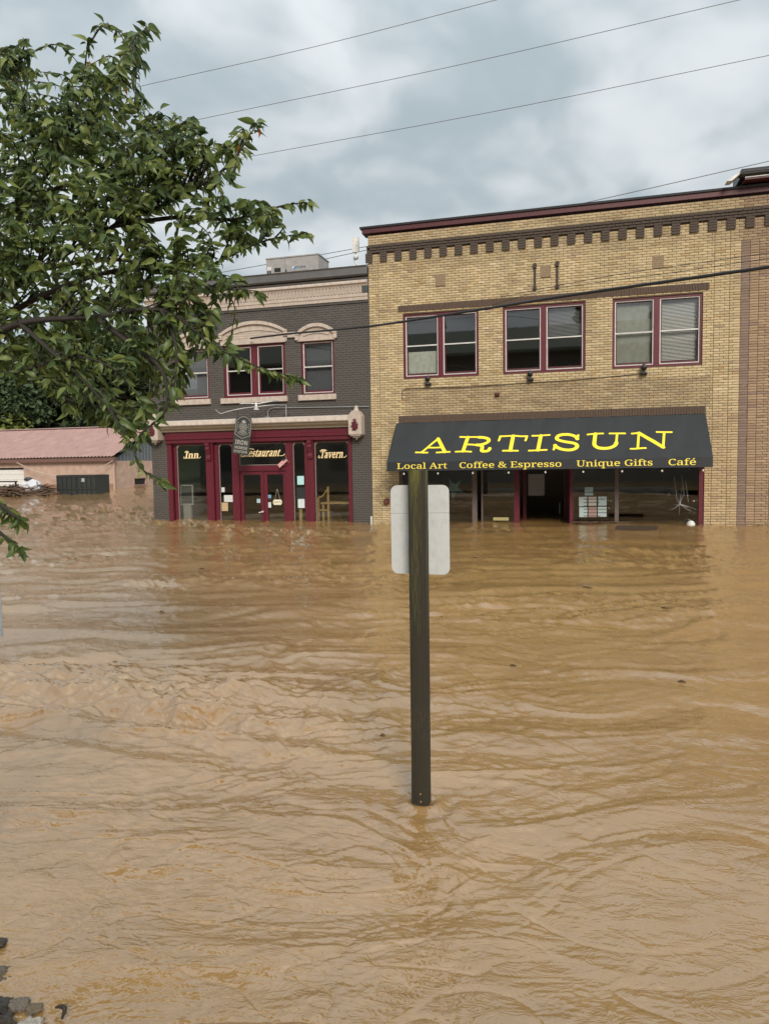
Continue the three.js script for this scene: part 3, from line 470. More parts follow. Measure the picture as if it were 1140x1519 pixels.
  for (const [a, b] of [[-10.33, -9.52], [-9.51, -8.75]]) {
    const d = group('door', B), s = 0.11; obj('door_leaf', ringFrame(a, b, -0.9, 1.575, s, -0.12, -0.06, 0.3), F, d); obj('pane', new THREE.PlaneGeometry(b - a - 2 * s, 2.1).translate((a + b) / 2, 0.42, -0.09), M.shopGlass, d);
    if (a < -10) obj('door_handle', [bar(V(b - 0.05, 0.30, -0.06), V(b - 0.05, 0.30, 0.0), 0.03), bar(V(b - 0.05, 0.30, -0.005), V(b - 0.17, 0.27, 0.0), 0.018)], M.alu, d);
  }
  for (const u of [-11.33, -7.885]) { // scrolled brackets on the pilasters
    const b = group('bracket', B), pr = [[0.05, 2.49], [0.20, 2.49], [0.205, 2.42], [0.17, 2.36], [0.19, 2.30], [0.15, 2.22], [0.10, 2.10], [0.125, 2.02], [0.11, 1.94], [0.05, 1.90]];
    obj('scroll', molding(pr, u - 0.07, u + 0.07), F, b); obj('roundel', bar(V(u - 0.075, 2.40, 0.14), V(u + 0.075, 2.40, 0.14), 0.05), F, b); obj('roundel', bar(V(u - 0.075, 2.0, 0.085), V(u + 0.075, 2.0, 0.085), 0.04), F, b);
  }
  obj('downpipe_stub', bar(V(-5.99, -0.9, 0.09), V(-5.985, 0.18, 0.09), 0.035, 0.035, 10), M.alu, B);
  // gilt script on the glass
  const script = (text, w, h, capit) => canvasTex(512, 160, (c) => {
    c.clearRect(0, 0, 512, 160); c.lineJoin = c.lineCap = 'round';
    c.save(); c.transform(1, 0, -0.30, 1, 40, 122); c.font = 'bold 130px serif'; const m = c.measureText(text).width; c.scale(400 / m, 1);
    c.lineWidth = 8; c.strokeStyle = '#5d4414'; c.strokeText(text, 4, 4); c.fillStyle = '#f3dfae'; c.fillText(text, 0, 0); c.restore();
    c.strokeStyle = '#f3dfae'; c.lineWidth = 9; c.beginPath(); c.moveTo(46, 108); c.bezierCurveTo(14, 140, 2, 104, 30, 92); c.stroke(); c.beginPath(); c.moveTo(50, 40); c.bezierCurveTo(60, 12, 118, 16, 160, 30); c.stroke();
    c.lineWidth = 7; c.beginPath(); c.moveTo(452, 116); c.bezierCurveTo(476, 124, 492, 112, 504, 96); c.stroke();
  });
  for (const [t, a, b, c, d] of [['Inn', 272, 298, 684, 667], ['Restaurant', 356, 423, 682, 662], ['Tavern', 471, 514, 684, 664]]) {
    const p = onZ(a, c, -0.09), q = onZ(b, d, -0.09), tex = script(t);
    printed('gilt_lettering', p.x, q.x, p.y, q.y, -0.093, new THREE.MeshStandardMaterial({ map: tex, alphaTest: 0.5, transparent: true, roughness: 0.45 }), B);
  }
}

// wall lanterns at both ends of the tavern's shop cornice
function lantern(u, label) {
  const L = thing('wall_lantern', label, 'lantern', [u, 2.5, 0], 'cream boxes at the ends of the tavern cornice');
  const cream = M.cream, w = 0.20, z0 = 0.0, z1 = 0.34;
  obj('box', [bx(-w, w, 0.12, 0.66, z0, z1), extrude([[-w, 0.66], [w, 0.66], [w * 0.8, 0.74], [w * 0.45, 0.82], [-w * 0.45, 0.82], [-w * 0.8, 0.74]], z1 - z0 - 0.004).translate(0, 0, z0 + 0.002)], cream, L);
  obj('finial', [bar(V(0, 0.80, 0.17), V(0, 0.90, 0.17), 0.10, 0.06, 12), ball(0, 0.92, 0.17, 0.06)], cream, L);
  obj('drop', [bx(-w + 0.04, w - 0.04, 0.08, 0.118, 0.02, z1 - 0.03), bx(-0.10, 0.10, 0.035, 0.078, 0.06, z1 - 0.08), ball(0, 0.015, 0.17, 0.045)], cream, L);
  const em = [new THREE.SphereGeometry(0.095, 14, 12).scale(1, 1.55, 0.35).translate(0, 0.38, z1)]; for (let r = 0; r < 5; r++) for (let k = -1; k <= 1; k++) { const y = 0.27 + r * 0.05, wd = 0.085 * Math.sqrt(Math.max(0.1, 1 - ((y - 0.38) / 0.15) ** 2)); em.push(ball((k + (r & 1 ? 0.3 : -0.3)) * wd * 0.8, y, z1 + 0.026, 0.024)); } for (const a of [-0.6, -0.2, 0.2, 0.6]) em.push(bar(V(0, 0.50, z1 + 0.01), V(0.09 * a, 0.60 - 0.05 * Math.abs(a), z1 + 0.02), 0.02, 0.006, 6));
  obj('pineapple', em, M.burgundy, L);
}
lantern(-6.37, 'cream box lantern with a burgundy pineapple, beside the yellow brick wall');
lantern(-13.17, 'cream box lantern half hidden by leaves at the tavern corner');

// hanging sign and lamp over the tavern door
{
  const S = thing('hanging_sign', 'dark arched hanging sign with a white emblem, on an iron bracket over the tavern door', 'sign');
  const a = onZ(345, 674, 0.9), b = onZ(369, 674, 0.9), top = onZ(360, 616, 0.9), cx = (a.x + b.x) / 2 - 0.02, wd = 0.50, ht = top.y - a.y;
  const tex = canvasTex(256, 640, (c, w, h) => {
    c.fillStyle = '#20211f'; c.fillRect(0, 0, w, h); const ink = '#94938b'; c.strokeStyle = c.fillStyle = ink; c.lineWidth = 7; c.lineJoin = 'round';
    c.beginPath(); c.moveTo(14, 560 * 0.18); c.quadraticCurveTo(128, -70, 242, 560 * 0.18); c.lineTo(242, 318); c.lineTo(128, 378); c.lineTo(14, 318); c.closePath(); c.stroke();
    c.lineWidth = 5; for (let i = -4; i <= 4; i++) { c.beginPath(); c.moveTo(128 + i * 9, 250); c.lineTo(128 + i * 20, 340 - Math.abs(i) * 9); c.stroke(); }
    for (const r of [62, 44, 24]) { c.beginPath(); c.arc(128, 185, r, 0, 7); c.stroke(); } c.beginPath(); c.arc(128, 185, 12, 0, 7); c.fill();
    c.fillRect(104, 78, 48, 26); c.fillRect(94, 104, 68, 12); for (let i = 0; i < 8; i++) { const q = i / 8 * 6.283; c.beginPath(); c.moveTo(128 + 26 * Math.cos(q), 185 + 26 * Math.sin(q)); c.lineTo(128 + 60 * Math.cos(q), 185 + 60 * Math.sin(q)); c.stroke(); }
    for (const s of [-1, 1]) for (let i = 0; i < 5; i++) { c.beginPath(); c.ellipse(128 + s * (82 + 3 * i), 130 + i * 34, 11, 5, s * 0.6, 0, 7); c.fill(); }
    c.textAlign = 'center'; const tx = (t, y, s, wmax) => { c.save(); c.font = `bold ${s}px sans-serif`; const m = c.measureText(t).width; c.translate(128, y); c.scale(wmax / m, 1); c.fillText(t, 0, 0); c.restore(); };
    tx('IRON', 482, 104, 196); tx('HORSE', 556, 66, 200); tx('STATION', 618, 56, 210);
  });
  const arcN = 12, sh = [[-wd / 2, 0], [wd / 2, 0], [wd / 2, ht * 0.84]]; for (let i = 1; i < arcN; i++) { const q = i / arcN * Math.PI; sh.push([wd / 2 * Math.cos(q), ht * 0.84 + ht * 0.16 * Math.sin(q)]); } sh.push([-wd / 2, ht * 0.84]);
  const g = extrude(sh, 0.035); const p = g.attributes.position, uv = g.attributes.uv; for (let i = 0; i < p.count; i++) uv.setXY(i, p.getX(i) / wd + 0.5, p.getY(i) / ht);
  const turn = 0.62; S.position.set(cx, a.y, 0.9); S.rotation.set(0, turn, -0.14);
  obj('board', g, sheetMat(tex, 0.55), S, true);
  obj('hanger', [-1, 1].map(s => bar(V(s * wd * 0.42, ht * 0.80, 0.017), V(s * wd * 0.42, ht + 0.13, 0.017), 0.012)), M.iron, S);
  const br = thing('sign_bracket', 'scrolled iron arm on the tavern wall carrying the hanging sign', 'bracket');
  const y = a.y + ht + 0.16, ex = V(cx - 0.55, y, 1.12), e1 = V(cx + 0.42, y + 0.10, 0.62);
  obj('arm', [tube([V(cx - 0.62, y + 0.02, 1.18), V(cx - 0.5, y - 0.10, 1.1), V(cx - 0.35, y - 0.06, 1.05), V(cx, y + 0.03, 0.9), e1, V(cx + 0.9, y + 0.16, 0.30), V(cx + 1.15, y + 0.17, 0.0)], 0.015, 40), bar(V(cx + 1.15, y + 0.17, 0.02), V(cx + 1.15, y - 0.25, 0.02), 0.02)], M.galvanized, br);
  obj('wall_plate', bx(cx + 1.05, cx + 1.25, y - 0.3, y - 0.12, 0, 0.035), M.iron, br);
  const lp = thing('gooseneck_lamp', 'small grey pipe lamp with a bell shade beside the hanging sign', 'lamp');
  const l = onZ(379, 600, 0.5);
  obj('pipe', tube([V(l.x - 0.4, l.y + 0.02, 0.75), V(l.x - 0.1, l.y + 0.03, 0.55), V(l.x + 0.02, l.y + 0.02, 0.5), V(l.x + 0.45, l.y + 0.1, 0.25), V(l.x + 0.62, l.y + 0.12, 0.03)], 0.022, 30), M.galvanized, lp);
  obj('shade', new THREE.LatheGeometry([[0.02, 0.06], [0.03, 0], [0.05, -0.1], [0.085, -0.16]].map(q => new THREE.Vector2(...q)), 14).translate(l.x + 0.02, l.y, 0.5), M.white, lp);
  const cd = thing('wall_conduit', 'thin grey pipe running along the tavern wall under the upper windows', 'pipe');
  const c0 = onZ(397, 606, 0.03), c1 = onZ(547, 603, 0.03); obj('pipe', [tube([V(c0.x, c0.y - 0.25, 0.035), V(c0.x + 0.02, c0.y - 0.06, 0.035), V(c0.x + 0.12, c0.y, 0.035), V(c0.x + 0.6, c0.y + 0.0, 0.035), c1.clone().setZ(0.035)], 0.014, 40)], M.galvanized, cd);
  obj('junction_box', bx(c0.x - 0.08, c0.x + 0.06, c0.y - 0.38, c0.y - 0.25, 0, 0.07), M.galvanized, cd);
}

// papers, signs and a flag on the tavern glass
const pm = (r, g, b) => std(r, g, b, 0.8, { map: rep(mottle, 3) });
function card(name, px, label, category, mat, z = -0.07, grp) { const a = onZ(px[0], px[3], z), b = onZ(px[2], px[1], z); const m = obj(name, bx(a.x, b.x, a.y, b.y, z - 0.005, z), mat, scene); tag(m, label, category, grp); return m; }
card('notice', [332.5, 734.5, 345.5, 744.5], 'pale blank notice hung on a cord in the window left of the tavern doors', 'notice', pm(0.62, 0.66, 0.64), -0.08);
card('notice', [328.5, 723, 333, 730], 'tiny white sticker above the blank notice in the tavern side window', 'sticker', pm(0.6, 0.65, 0.68), -0.08);
card('poster', [329, 745.5, 338, 758], 'small tan poster with a dark badge low in the tavern side window', 'poster', sheetMat(canvasTex(64, 80, (c) => { c.fillStyle = '#b39b78'; c.fillRect(0, 0, 64, 80); c.fillStyle = '#2a221a'; c.fillRect(6, 6, 52, 24); c.fillStyle = '#d8d2c0'; c.fillRect(12, 12, 40, 8); c.fillStyle = '#7a2c1e'; c.fillRect(10, 44, 44, 10); c.fillStyle = '#3a3024'; c.fillRect(10, 60, 44, 12); })), -0.08);
card('poster', [441, 706, 450.5, 719], 'small bright picture poster at the top of the window right of the tavern doors', 'poster', sheetMat(canvasTex(64, 80, (c) => { c.fillStyle = '#a9d2d4'; c.fillRect(0, 0, 64, 80); c.fillStyle = '#c2562e'; c.beginPath(); c.moveTo(0, 80); c.lineTo(8, 40); c.lineTo(30, 50); c.lineTo(50, 34); c.lineTo(64, 80); c.fill(); c.fillStyle = '#e9e4d4'; c.fillRect(16, 14, 34, 12); })), -0.08);
card('menu_box', [440, 723, 453.5, 739.5], 'black framed menu case between the two papers right of the tavern doors', 'menu case', pm(0.02, 0.022, 0.026), -0.06);
card('notice', [442, 740, 451.5, 753.5], 'white sheet under the black menu case right of the tavern doors', 'notice', pm(0.62, 0.70, 0.72), -0.08);
card('sticker', [381, 740, 386, 746], 'small pale blue sticker on the left tavern door', 'sticker', pm(0.42, 0.55, 0.62), -0.085);
card('sticker', [397, 734, 402, 739], 'blue square sticker at the edge of the right tavern door', 'sticker', pm(0.18, 0.35, 0.48), -0.085);
card('sticker', [398, 745, 402, 753], 'white curled sticker below the blue one on the right tavern door', 'sticker', pm(0.6, 0.66, 0.68), -0.085);
{
  const o = thing('open_sign', 'cream oval sign reading OPEN hung on a cord inside the right tavern door', 'sign'), a = onZ(405, 749, -0.08), b = onZ(418, 741, -0.08), cx = (a.x + b.x) / 2, cy = (a.y + b.y) / 2;
  const tex = canvasTex(256, 150, (c) => { c.fillStyle = '#e6dfc8'; c.fillRect(0, 0, 256, 150); c.strokeStyle = '#6b5230'; c.lineWidth = 6; c.beginPath(); c.roundRect(10, 10, 236, 130, 50); c.stroke(); c.fillStyle = '#33271a'; c.font = 'bold 84px serif'; c.textAlign = 'center'; c.save(); c.translate(128, 106); c.scale(0.86, 1); c.fillText('OPEN', 0, 0); c.restore(); });
  const w = b.x - a.x, h = b.y - a.y, g = extrude([[-.5, -.2], [-.38, -.5], [.38, -.5], [.5, -.2], [.5, .2], [.38, .5], [-.38, .5], [-.5, .2]].map(([x, y]) => [x * w, y * h]), 0.008); const p = g.attributes.position; for (let i = 0; i < p.count; i++) g.attributes.uv.setXY(i, p.getX(i) / w + .5, p.getY(i) / h + .5); g.translate(cx, cy, -0.085);
  obj('plate', g, sheetMat(tex), o, true); obj('cord', [-1, 1].map(s => bar(V(cx + s * w * 0.3, cy + h * 0.4, -0.08), V(cx, cy + 0.42, -0.08), 0.005)), M.cream, o);
  const f = thing('flag', 'small drooping flag with red and white stripes at the transom corner', 'flag'), fa = onZ(424, 681, 0.1), fb = onZ(413, 692, 0.2);
  const ft = canvasTex(64, 128, (c) => { for (let i = 0; i < 9; i++) { c.fillStyle = i & 1 ? '#ddd4cc' : '#9c2b33'; c.fillRect(i * 7.2, 0, 8, 128); } c.fillStyle = '#2c3450'; c.fillRect(0, 0, 32, 46); });
  const fl = new THREE.PlaneGeometry(0.13, 0.34, 8, 8); const fp = fl.attributes.position; for (let i = 0; i < fp.count; i++) fp.setZ(i, 0.025 * Math.sin(fp.getX(i) * 55 + fp.getY(i) * 6)); fl.rotateZ(-0.85).translate((fa.x + fb.x) / 2, (fa.y + fb.y) / 2, 0.14);
  obj('cloth', fl, sheetMat(ft, 0.85, { side: THREE.DoubleSide }), f, true); obj('staff', bar(V(fa.x + 0.05, fa.y - 0.12, -0.02), V(fa.x - 0.02, fa.y + 0.14, 0.16), 0.008), M.woodPale, f);
  // furniture seen through the glass
  const wp = thing('menu_stand', 'pale wooden post standing behind the papers right of the tavern doors', 'post'), q = onZ(446, 760, -0.16); obj('post', bx(q.x - 0.05, q.x + 0.05, -0.95, q.y + 0.16, -0.20, -0.15), M.woodPale, wp);
  const tb = thing('table', 'pale wooden table inside the tavern window under the word Tavern', 'table', [-7.15, 0, -0.75]); obj('tabletop', bx(-0.62, 0.5, 0.52, 0.57, -0.35, 0.35), M.woodPale, tb); for (const x of [-0.55, 0.42]) for (const z of [-0.3, 0.3]) obj('leg', bx(x - 0.03, x + 0.03, -0.95, 0.519, z - 0.03, z + 0.03), M.woodPale, tb);
  const ch = thing('chair', 'pale wooden chair with a tall post back beside the tavern window table', 'chair', [-7.52, 0, -0.42]); obj('backrest', [bx(-0.03, 0.03, -0.95, 1.06, -0.03, 0.03), bx(-0.36, -0.30, -0.95, 0.72, -0.03, 0.03), tube([V(-0.33, 0.72, 0), V(-0.2, 0.76, 0), V(-0.05, 0.95, 0)], 0.03, 10), bx(-0.3, -0.03, 0.3, 0.36, -0.02, 0.02)], M.woodPale, ch); obj('seat', bx(-0.36, 0.03, -0.1, -0.05, -0.45, 0.04), M.woodPale, ch);
  const pf = thing('picture_frame', 'grey rectangular frame leaning inside the tavern window under the word Inn', 'frame'); { const a = onZ(268, 749, -0.5), b = onZ(286, 719, -0.5); obj('frame', ringFrame(a.x, b.x, a.y, b.y, 0.045, -0.53, -0.5), painted(0.34, 0.33, 0.3, 0.5, 2), pf); obj('picture', bx(a.x + 0.045, b.x - 0.045, a.y + 0.045, b.y - 0.045, -0.53, -0.52), std(0.06, 0.06, 0.055, 0.3), pf); obj('stand', bx(a.x + 0.1, b.x - 0.1, -0.95, a.y, -0.6, -0.5), M.interior, pf); }
}

// the café window: notices, star, cracked pane, small things
{
  const R = rng(8);
  const sheet = (px, c, label, i) => card('paper_notice', px, label, 'notice', sheetMat(canvasTex(48, 64, (x) => { x.fillStyle = c; x.fillRect(0, 0, 48, 64); x.fillStyle = 'rgba(60,70,75,0.55)'; for (let k = 0; k < 9; k++) x.fillRect(6, 8 + k * 6, 18 + 18 * R(), 2); })), -0.10, 'sheets taped inside the café window');
  sheet([866.5, 722.5, 879, 735.5], '#8fa3a6', 'pale sheet taped alone above the two rows in the café window');
  sheet([858, 737, 870, 751], '#a4b3b3', 'pale sheet at the left of the upper row in the café window'); sheet([872, 737, 884, 751], '#a9a39a', 'tan sheet in the middle of the upper row in the café window'); sheet([886.5, 736.5, 899, 751], '#97aaab', 'pale sheet at the right of the upper row in the café window');
  sheet([858.5, 752.5, 870.5, 767], '#a9bab8', 'pale sheet at the left of the lower row in the café window'); sheet([872, 752.5, 884.5, 767], '#a08078', 'reddish sheet in the middle of the lower row in the café window'); sheet([886, 752, 899, 766.5], '#a5b6b5', 'pale sheet at the right of the lower row in the café window');
  { const z = -1.22, a = onZ(783, 735, z), b = onZ(807, 703, z); const m = obj('door_notice', bx(a.x, b.x, a.y, b.y, z - 0.005, z), pm(0.34, 0.34, 0.33), scene); obj('cord', [a.x + 0.05, b.x - 0.05].map(x => bar(V(x, b.y, z), V(x, 1.91, z - 0.02), 0.004)), M.cable, m); tag(m, 'large grey sheet hung in the open café doorway', 'notice'); }
  const st = thing('star_ornament', 'teal five-pointed star hanging in the café window beside the wooden post', 'ornament'), c = onZ(673, 724, -0.25), sp = []; for (let i = 0; i < 10; i++) { const q = Math.PI / 2 + i * Math.PI / 5, r = i & 1 ? 0.11 : 0.34; sp.push([c.x + r * Math.cos(q + 0.5), c.y + r * Math.sin(q + 0.5)]); }
  obj('star', extrude(sp, 0.02, [], 0.008).translate(0, 0, -0.26), pm(0.10, 0.24, 0.26), st); obj('cord', bar(V(c.x, c.y + 0.2, -0.25), V(c.x, 2.14, -0.25), 0.004), M.cable, st);
  const lb = card('shelf_label', [731, 767.5, 754, 772], 'yellowish strip at the foot of the café window left of the door', 'label', pm(0.40, 0.36, 0.17), -0.10);
  const gl = onZ(1023, 773, 0.02); const buoy = obj('white_float', ball(gl.x, 0.0, 0.12, 0.11), M.white, scene); tag(buoy, 'white round float lying in the water at the foot of the café window', 'float');
  const cr = thing('window_crack', 'pale star-shaped crack in the right-hand café window', 'crack'); const o = onZ(1008, 748, -0.104), L = []; for (let i = 0; i < 15; i++) { let a = R() * 6.28, r = 0.05, p = V(o.x, o.y, -0.104); const len = 0.18 + 0.55 * R() * R(); for (let k = 0; k < 4; k++) { const n = V(p.x + Math.cos(a) * len / 4, p.y + Math.sin(a) * len / 4, -0.104); if (n.x < 3.05 && n.y > -0.1 && n.y < 2) L.push(bar(p, n, 0.0035 * (1 - k * 0.2), 0.003 * (1 - k * 0.2), 4)); p = n; a += (R() - .5) * 0.5; } } for (const [x, y0, y1] of [[1014, 735, 705], [1020, 744, 712], [1003, 738, 706]]) L.push(bar(onZ(x, y0, -0.104), onZ(x - 4, y1, -0.104), 0.003, 0.003, 4)); obj('crack_line', L, std(0.55, 0.58, 0.60, 0.3), cr);
}
// flood lamps and conduit on the yellow wall
{
  const w = thing('wall_conduit', 'thin wire pipe along the yellow wall linking the three flood lamps', 'pipe'); obj('pipe', tube([onZ(596, 592, 0.02), onZ(597, 579, 0.02), onZ(604, 577, 0.02), onZ(690, 574, 0.02), onZ(780, 568, 0.02), onZ(870, 562, 0.02), onZ(953, 554, 0.02)], 0.009, 60), M.iron, w);
  [[635, 569, 'first'], [786, 562, 'mid'], [954, 553, 'end']].forEach(([x, y, k]) => { const p = onZ(x, y, 0.03), f = thing('flood_lamp', { first: 'dark flood lamp on the yellow wall under the window with a pale shade', mid: 'dark flood lamp on the yellow wall under the middle pair of windows', end: 'dark flood lamp on the yellow wall under the window with slatted blinds' }[k], 'lamp', [p.x, p.y, 0], 'flood lamps on the yellow wall');
    obj('base', [new THREE.CylinderGeometry(0.05, 0.09, 0.06, 12).translate(0, 0, 0.08), bx(-0.09, 0.09, -0.05, 0.0, 0.0, 0.1)], M.darkMetal, f); obj('stem', bar(V(0, 0.02, 0.08), V(0, 0.10, 0.09), 0.02), M.darkMetal, f); obj('head', new THREE.LatheGeometry([[0, 0.09], [0.045, 0.08], [0.06, 0.04], [0.075, -0.06], [0.0, -0.055]].map(q => new THREE.Vector2(...q)), 14).rotateX(-0.9).translate(0, 0.15, 0.11), M.darkMetal, f); });
}
// roof machine and antenna
{
  const z = -3, h = thing('rooftop_unit', 'grey rooftop air conditioner with a blue badge above the tavern parapet', 'air conditioner', [-9.585, 6.8, -3.5]);
  const grey = painted(0.36, 0.35, 0.335, 0.55, 0.6), w = 0.97, d = 0.52, top = 2.12;
  obj('casing', [bx(-w, -0.27, 0.25, top, -d, d), bx(-0.262, w, 0.25, top, -d, d), bx(-0.27, -0.262, 0.25, top, -d, d - 0.015)], grey, h);
  obj('lid', bx(-w - 0.02, w + 0.02, top + 0.001, top + 0.04, -d - 0.02, d + 0.02), grey, h); obj('curb', bx(-w + 0.05, w - 0.05, 0, 0.249, -d + .05, d - .05), M.darkMetal, h);
  obj('intake', [bx(-w + 0.52 - 0.22, -w + 0.52 + 0.02, 1.66, 1.80, d, d + 0.004)], M.blackMetal, h);
  const L = []; for (let i = 0; i < 9; i++) { const x = -w + 0.04 + i * 0.085; L.push(bx(x, x + 0.045, 0.8, (i < 2 || i > 7) ? 1.72 : 1.55, d, d + 0.02)); } obj('grille', L, M.darkMetal, h); obj('plate', bx(-w + 0.03, -w + 0.19, 1.74, 1.86, d, d + 0.006), M.white, h);
  const tx = canvasTex(256, 80, (c) => { c.fillStyle = '#9c9993'; c.fillRect(0, 0, 256, 80); c.fillStyle = '#4d7fb0'; c.fillRect(8, 28, 40, 36); c.fillStyle = '#d5e2ea'; c.beginPath(); c.moveTo(8, 28); c.lineTo(40, 28); c.lineTo(8, 56); c.fill(); c.fillStyle = '#23456c'; c.fillRect(52, 20, 10, 44); c.font = 'bold 50px sans-serif'; c.save(); c.translate(68, 60); c.scale(1.16, 1.05); c.fillText('YORK', 0, 0); c.restore(); });
  printed('badge', 0.04 - 0.05, 0.60, 1.66, 1.86, d + 0.006, sheetMat(tx, 0.5), h);
  const a = thing('panel_antenna', 'white flat antenna on a curved arm at the top of the yellow wall', 'antenna'), p = onZ(527, 363, -0.45); obj('panel', bx(p.x - 0.10, p.x + 0.10, p.y - 0.22, p.y + 0.22, -0.5, -0.43), M.white, a); obj('arm', tube([V(p.x, p.y - 0.2, -0.5), V(p.x - 0.06, p.y - 0.42, -0.5), V(p.x + 0.05, p.y - 0.60, -0.48), V(-5.98, p.y - 0.62, -0.45)], 0.025, 20), M.white, a); obj('joint', ball(p.x + 0.0, p.y - 0.36, -0.48, 0.08), M.white, a);
}

// ------------------------------------------------------------------ the wooden sign post standing in the water
{
  const S = thing('sign_post', 'weathered square wooden post in the flood with the bare back of a road sign', 'sign post', [POST.x, -0.95, POST.z]);
  const R = rng(77), tex = canvasTex(256, 2048, (c, w, h) => {
    c.fillStyle = '#2b271c'; c.fillRect(0, 0, w, h);
    for (let i = 0; i < 900; i++) { const x = R() * w, y = R() * h, l = 100 + 900 * R(), k = R(); c.strokeStyle = k < 0.5 ? `rgba(18,14,9,${0.10 + 0.35 * R()})` : k < 0.8 ? `rgba(84,74,52,${0.05 + 0.22 * R()})` : `rgba(70,60,30,${0.25 * R()})`; c.lineWidth = 0.6 + 2.4 * R() * R(); c.beginPath(); c.moveTo(x, y); c.bezierCurveTo(x + 5 * (R() - .5), y + l * .3, x + 9 * (R() - .5), y + l * .6, x + 7 * (R() - .5), y + l); c.stroke(); }
    for (let i = 0; i < 5; i++) { const x = R() * w; c.strokeStyle = 'rgba(8,6,4,0.75)'; c.lineWidth = 1.5 + 2 * R(); c.beginPath(); c.moveTo(x, R() * h); c.lineTo(x + 6 * (R() - .5), h * (0.3 + 0.7 * R())); c.stroke(); }
    for (let i = 0; i < 420; i++) { const y = Math.pow(R(), 2.2) * h * 0.30, x = w * (0.42 + 0.26 * (R() + R() - 1) * 1.6); c.fillStyle = `rgba(${88 + 30 * R()},${92 + 26 * R()},${34 + 14 * R()},${0.05 + 0.16 * R()})`; c.beginPath(); c.ellipse(x, y, 3 + 5 * R(), 8 + 40 * R(), 0, 0, 7); c.fill(); }   // moss at the head
    for (let i = 0; i < 90; i++) { c.fillStyle = `rgba(90,82,70,${0.10 * R()})`; c.beginPath(); c.ellipse(R() * w, h * (0.45 + 0.06 * R()), 8 + 18 * R(), 4 + 14 * R(), 0, 0, 7); c.fill(); }
  });
  const g = new THREE.BoxGeometry(0.089, 2.69, 0.089, 6, 60, 6), p = g.attributes.position; for (let i = 0; i < p.count; i++) { const x = p.getX(i), y = p.getY(i), z = p.getZ(i), c = (Math.abs(x) > 0.044 && Math.abs(z) > 0.044) ? 0.94 : 1, n = 0.0012 * N3(x * 60, y * 5, z * 60); p.setXYZ(i, x * c + n + 0.004 * Math.sin(y * 1.1), y + (y > 1.34 ? 0.006 * N3(x * 40, 3, z * 40) : 0), z * c + n); }
  g.computeVertexNormals(); g.translate(0, 1.345, 0);
  obj('post', g, new THREE.MeshStandardMaterial({ map: tex, roughness: 0.82, bumpMap: tex, bumpScale: 0.003 }), S, true);
  S.rotation.z = 0.001;
  const rr = (w, h, r) => { const o = []; for (const [cx, cy, a] of [[w - r, h - r, 0], [-w + r, h - r, 1], [-w + r, -h + r, 2], [w - r, -h + r, 3]]) for (let i = 0; i <= 6; i++) { const q = (a + i / 6) * Math.PI / 2; o.push([cx + r * Math.cos(q), cy + r * Math.sin(q)]); } return o; };
  const al = canvasTex(256, 384, (c, w, h) => { c.fillStyle = '#c9cdcd'; c.fillRect(0, 0, w, h); for (let i = 0; i < 700; i++) { c.fillStyle = `rgba(${R() < .5 ? '240,244,244' : '120,126,128'},${0.06 * R()})`; c.beginPath(); c.ellipse(R() * w, R() * h, 2 + 20 * R() * R(), 2 + 26 * R() * R(), 0, 0, 7); c.fill(); } c.strokeStyle = 'rgba(110,118,120,0.55)'; c.lineWidth = 2; c.beginPath(); c.moveTo(0, 122); c.lineTo(w, 118); c.stroke(); for (let i = 0; i < 10; i++) { c.strokeStyle = `rgba(130,136,138,${0.3 * R()})`; c.lineWidth = 1; const x = R() * w, y = R() * h; c.beginPath(); c.moveTo(x, y); c.lineTo(x + 30 * (R() - .5), y + 40 * R()); c.stroke(); } });
  const pg = extrude(rr(0.152, 0.2285, 0.035), 0.002, [], 0.0006); const pp = pg.attributes.position; for (let i = 0; i < pp.count; i++) pg.attributes.uv.setXY(i, pp.getX(i) / 0.306 + .5, pp.getY(i) / 0.459 + .5);
  pg.translate(0.0, 2.383, -0.0495);
  obj('sign_panel', pg, new THREE.MeshStandardMaterial({ map: al, roughness: 0.42, metalness: 0.15 }), S, true);
  for (const [x, y] of [[0.006, 0.99], [0.004, 1.03]]) obj('nail', new THREE.CylinderGeometry(0.005, 0.005, 0.004, 8).rotateX(Math.PI / 2).translate(x, y, 0.046), std(0.25, 0.16, 0.09, 0.6), S);
  // edge of a second sign further along the bank
  const T = thing('leaning_sign', 'grey metal sign leaning at the water, only its edge in view under the tree', 'sign'), a = P(5.5, 944, 3.2), up = P(-1, 850, 3.2).sub(a), n = up.clone().normalize();
  T.position.copy(a); T.quaternion.setFromUnitVectors(V(0, 1, 0), n);
  obj('sign_panel', bx(-0.30, 0, 0, 0.45, -0.0015, 0.0015), painted(0.30, 0.32, 0.34, 0.5, 2), T); obj('post', bx(-0.29, -0.25, -2.3, 0.47, -0.045, -0.004), M.galvanized, T);
}

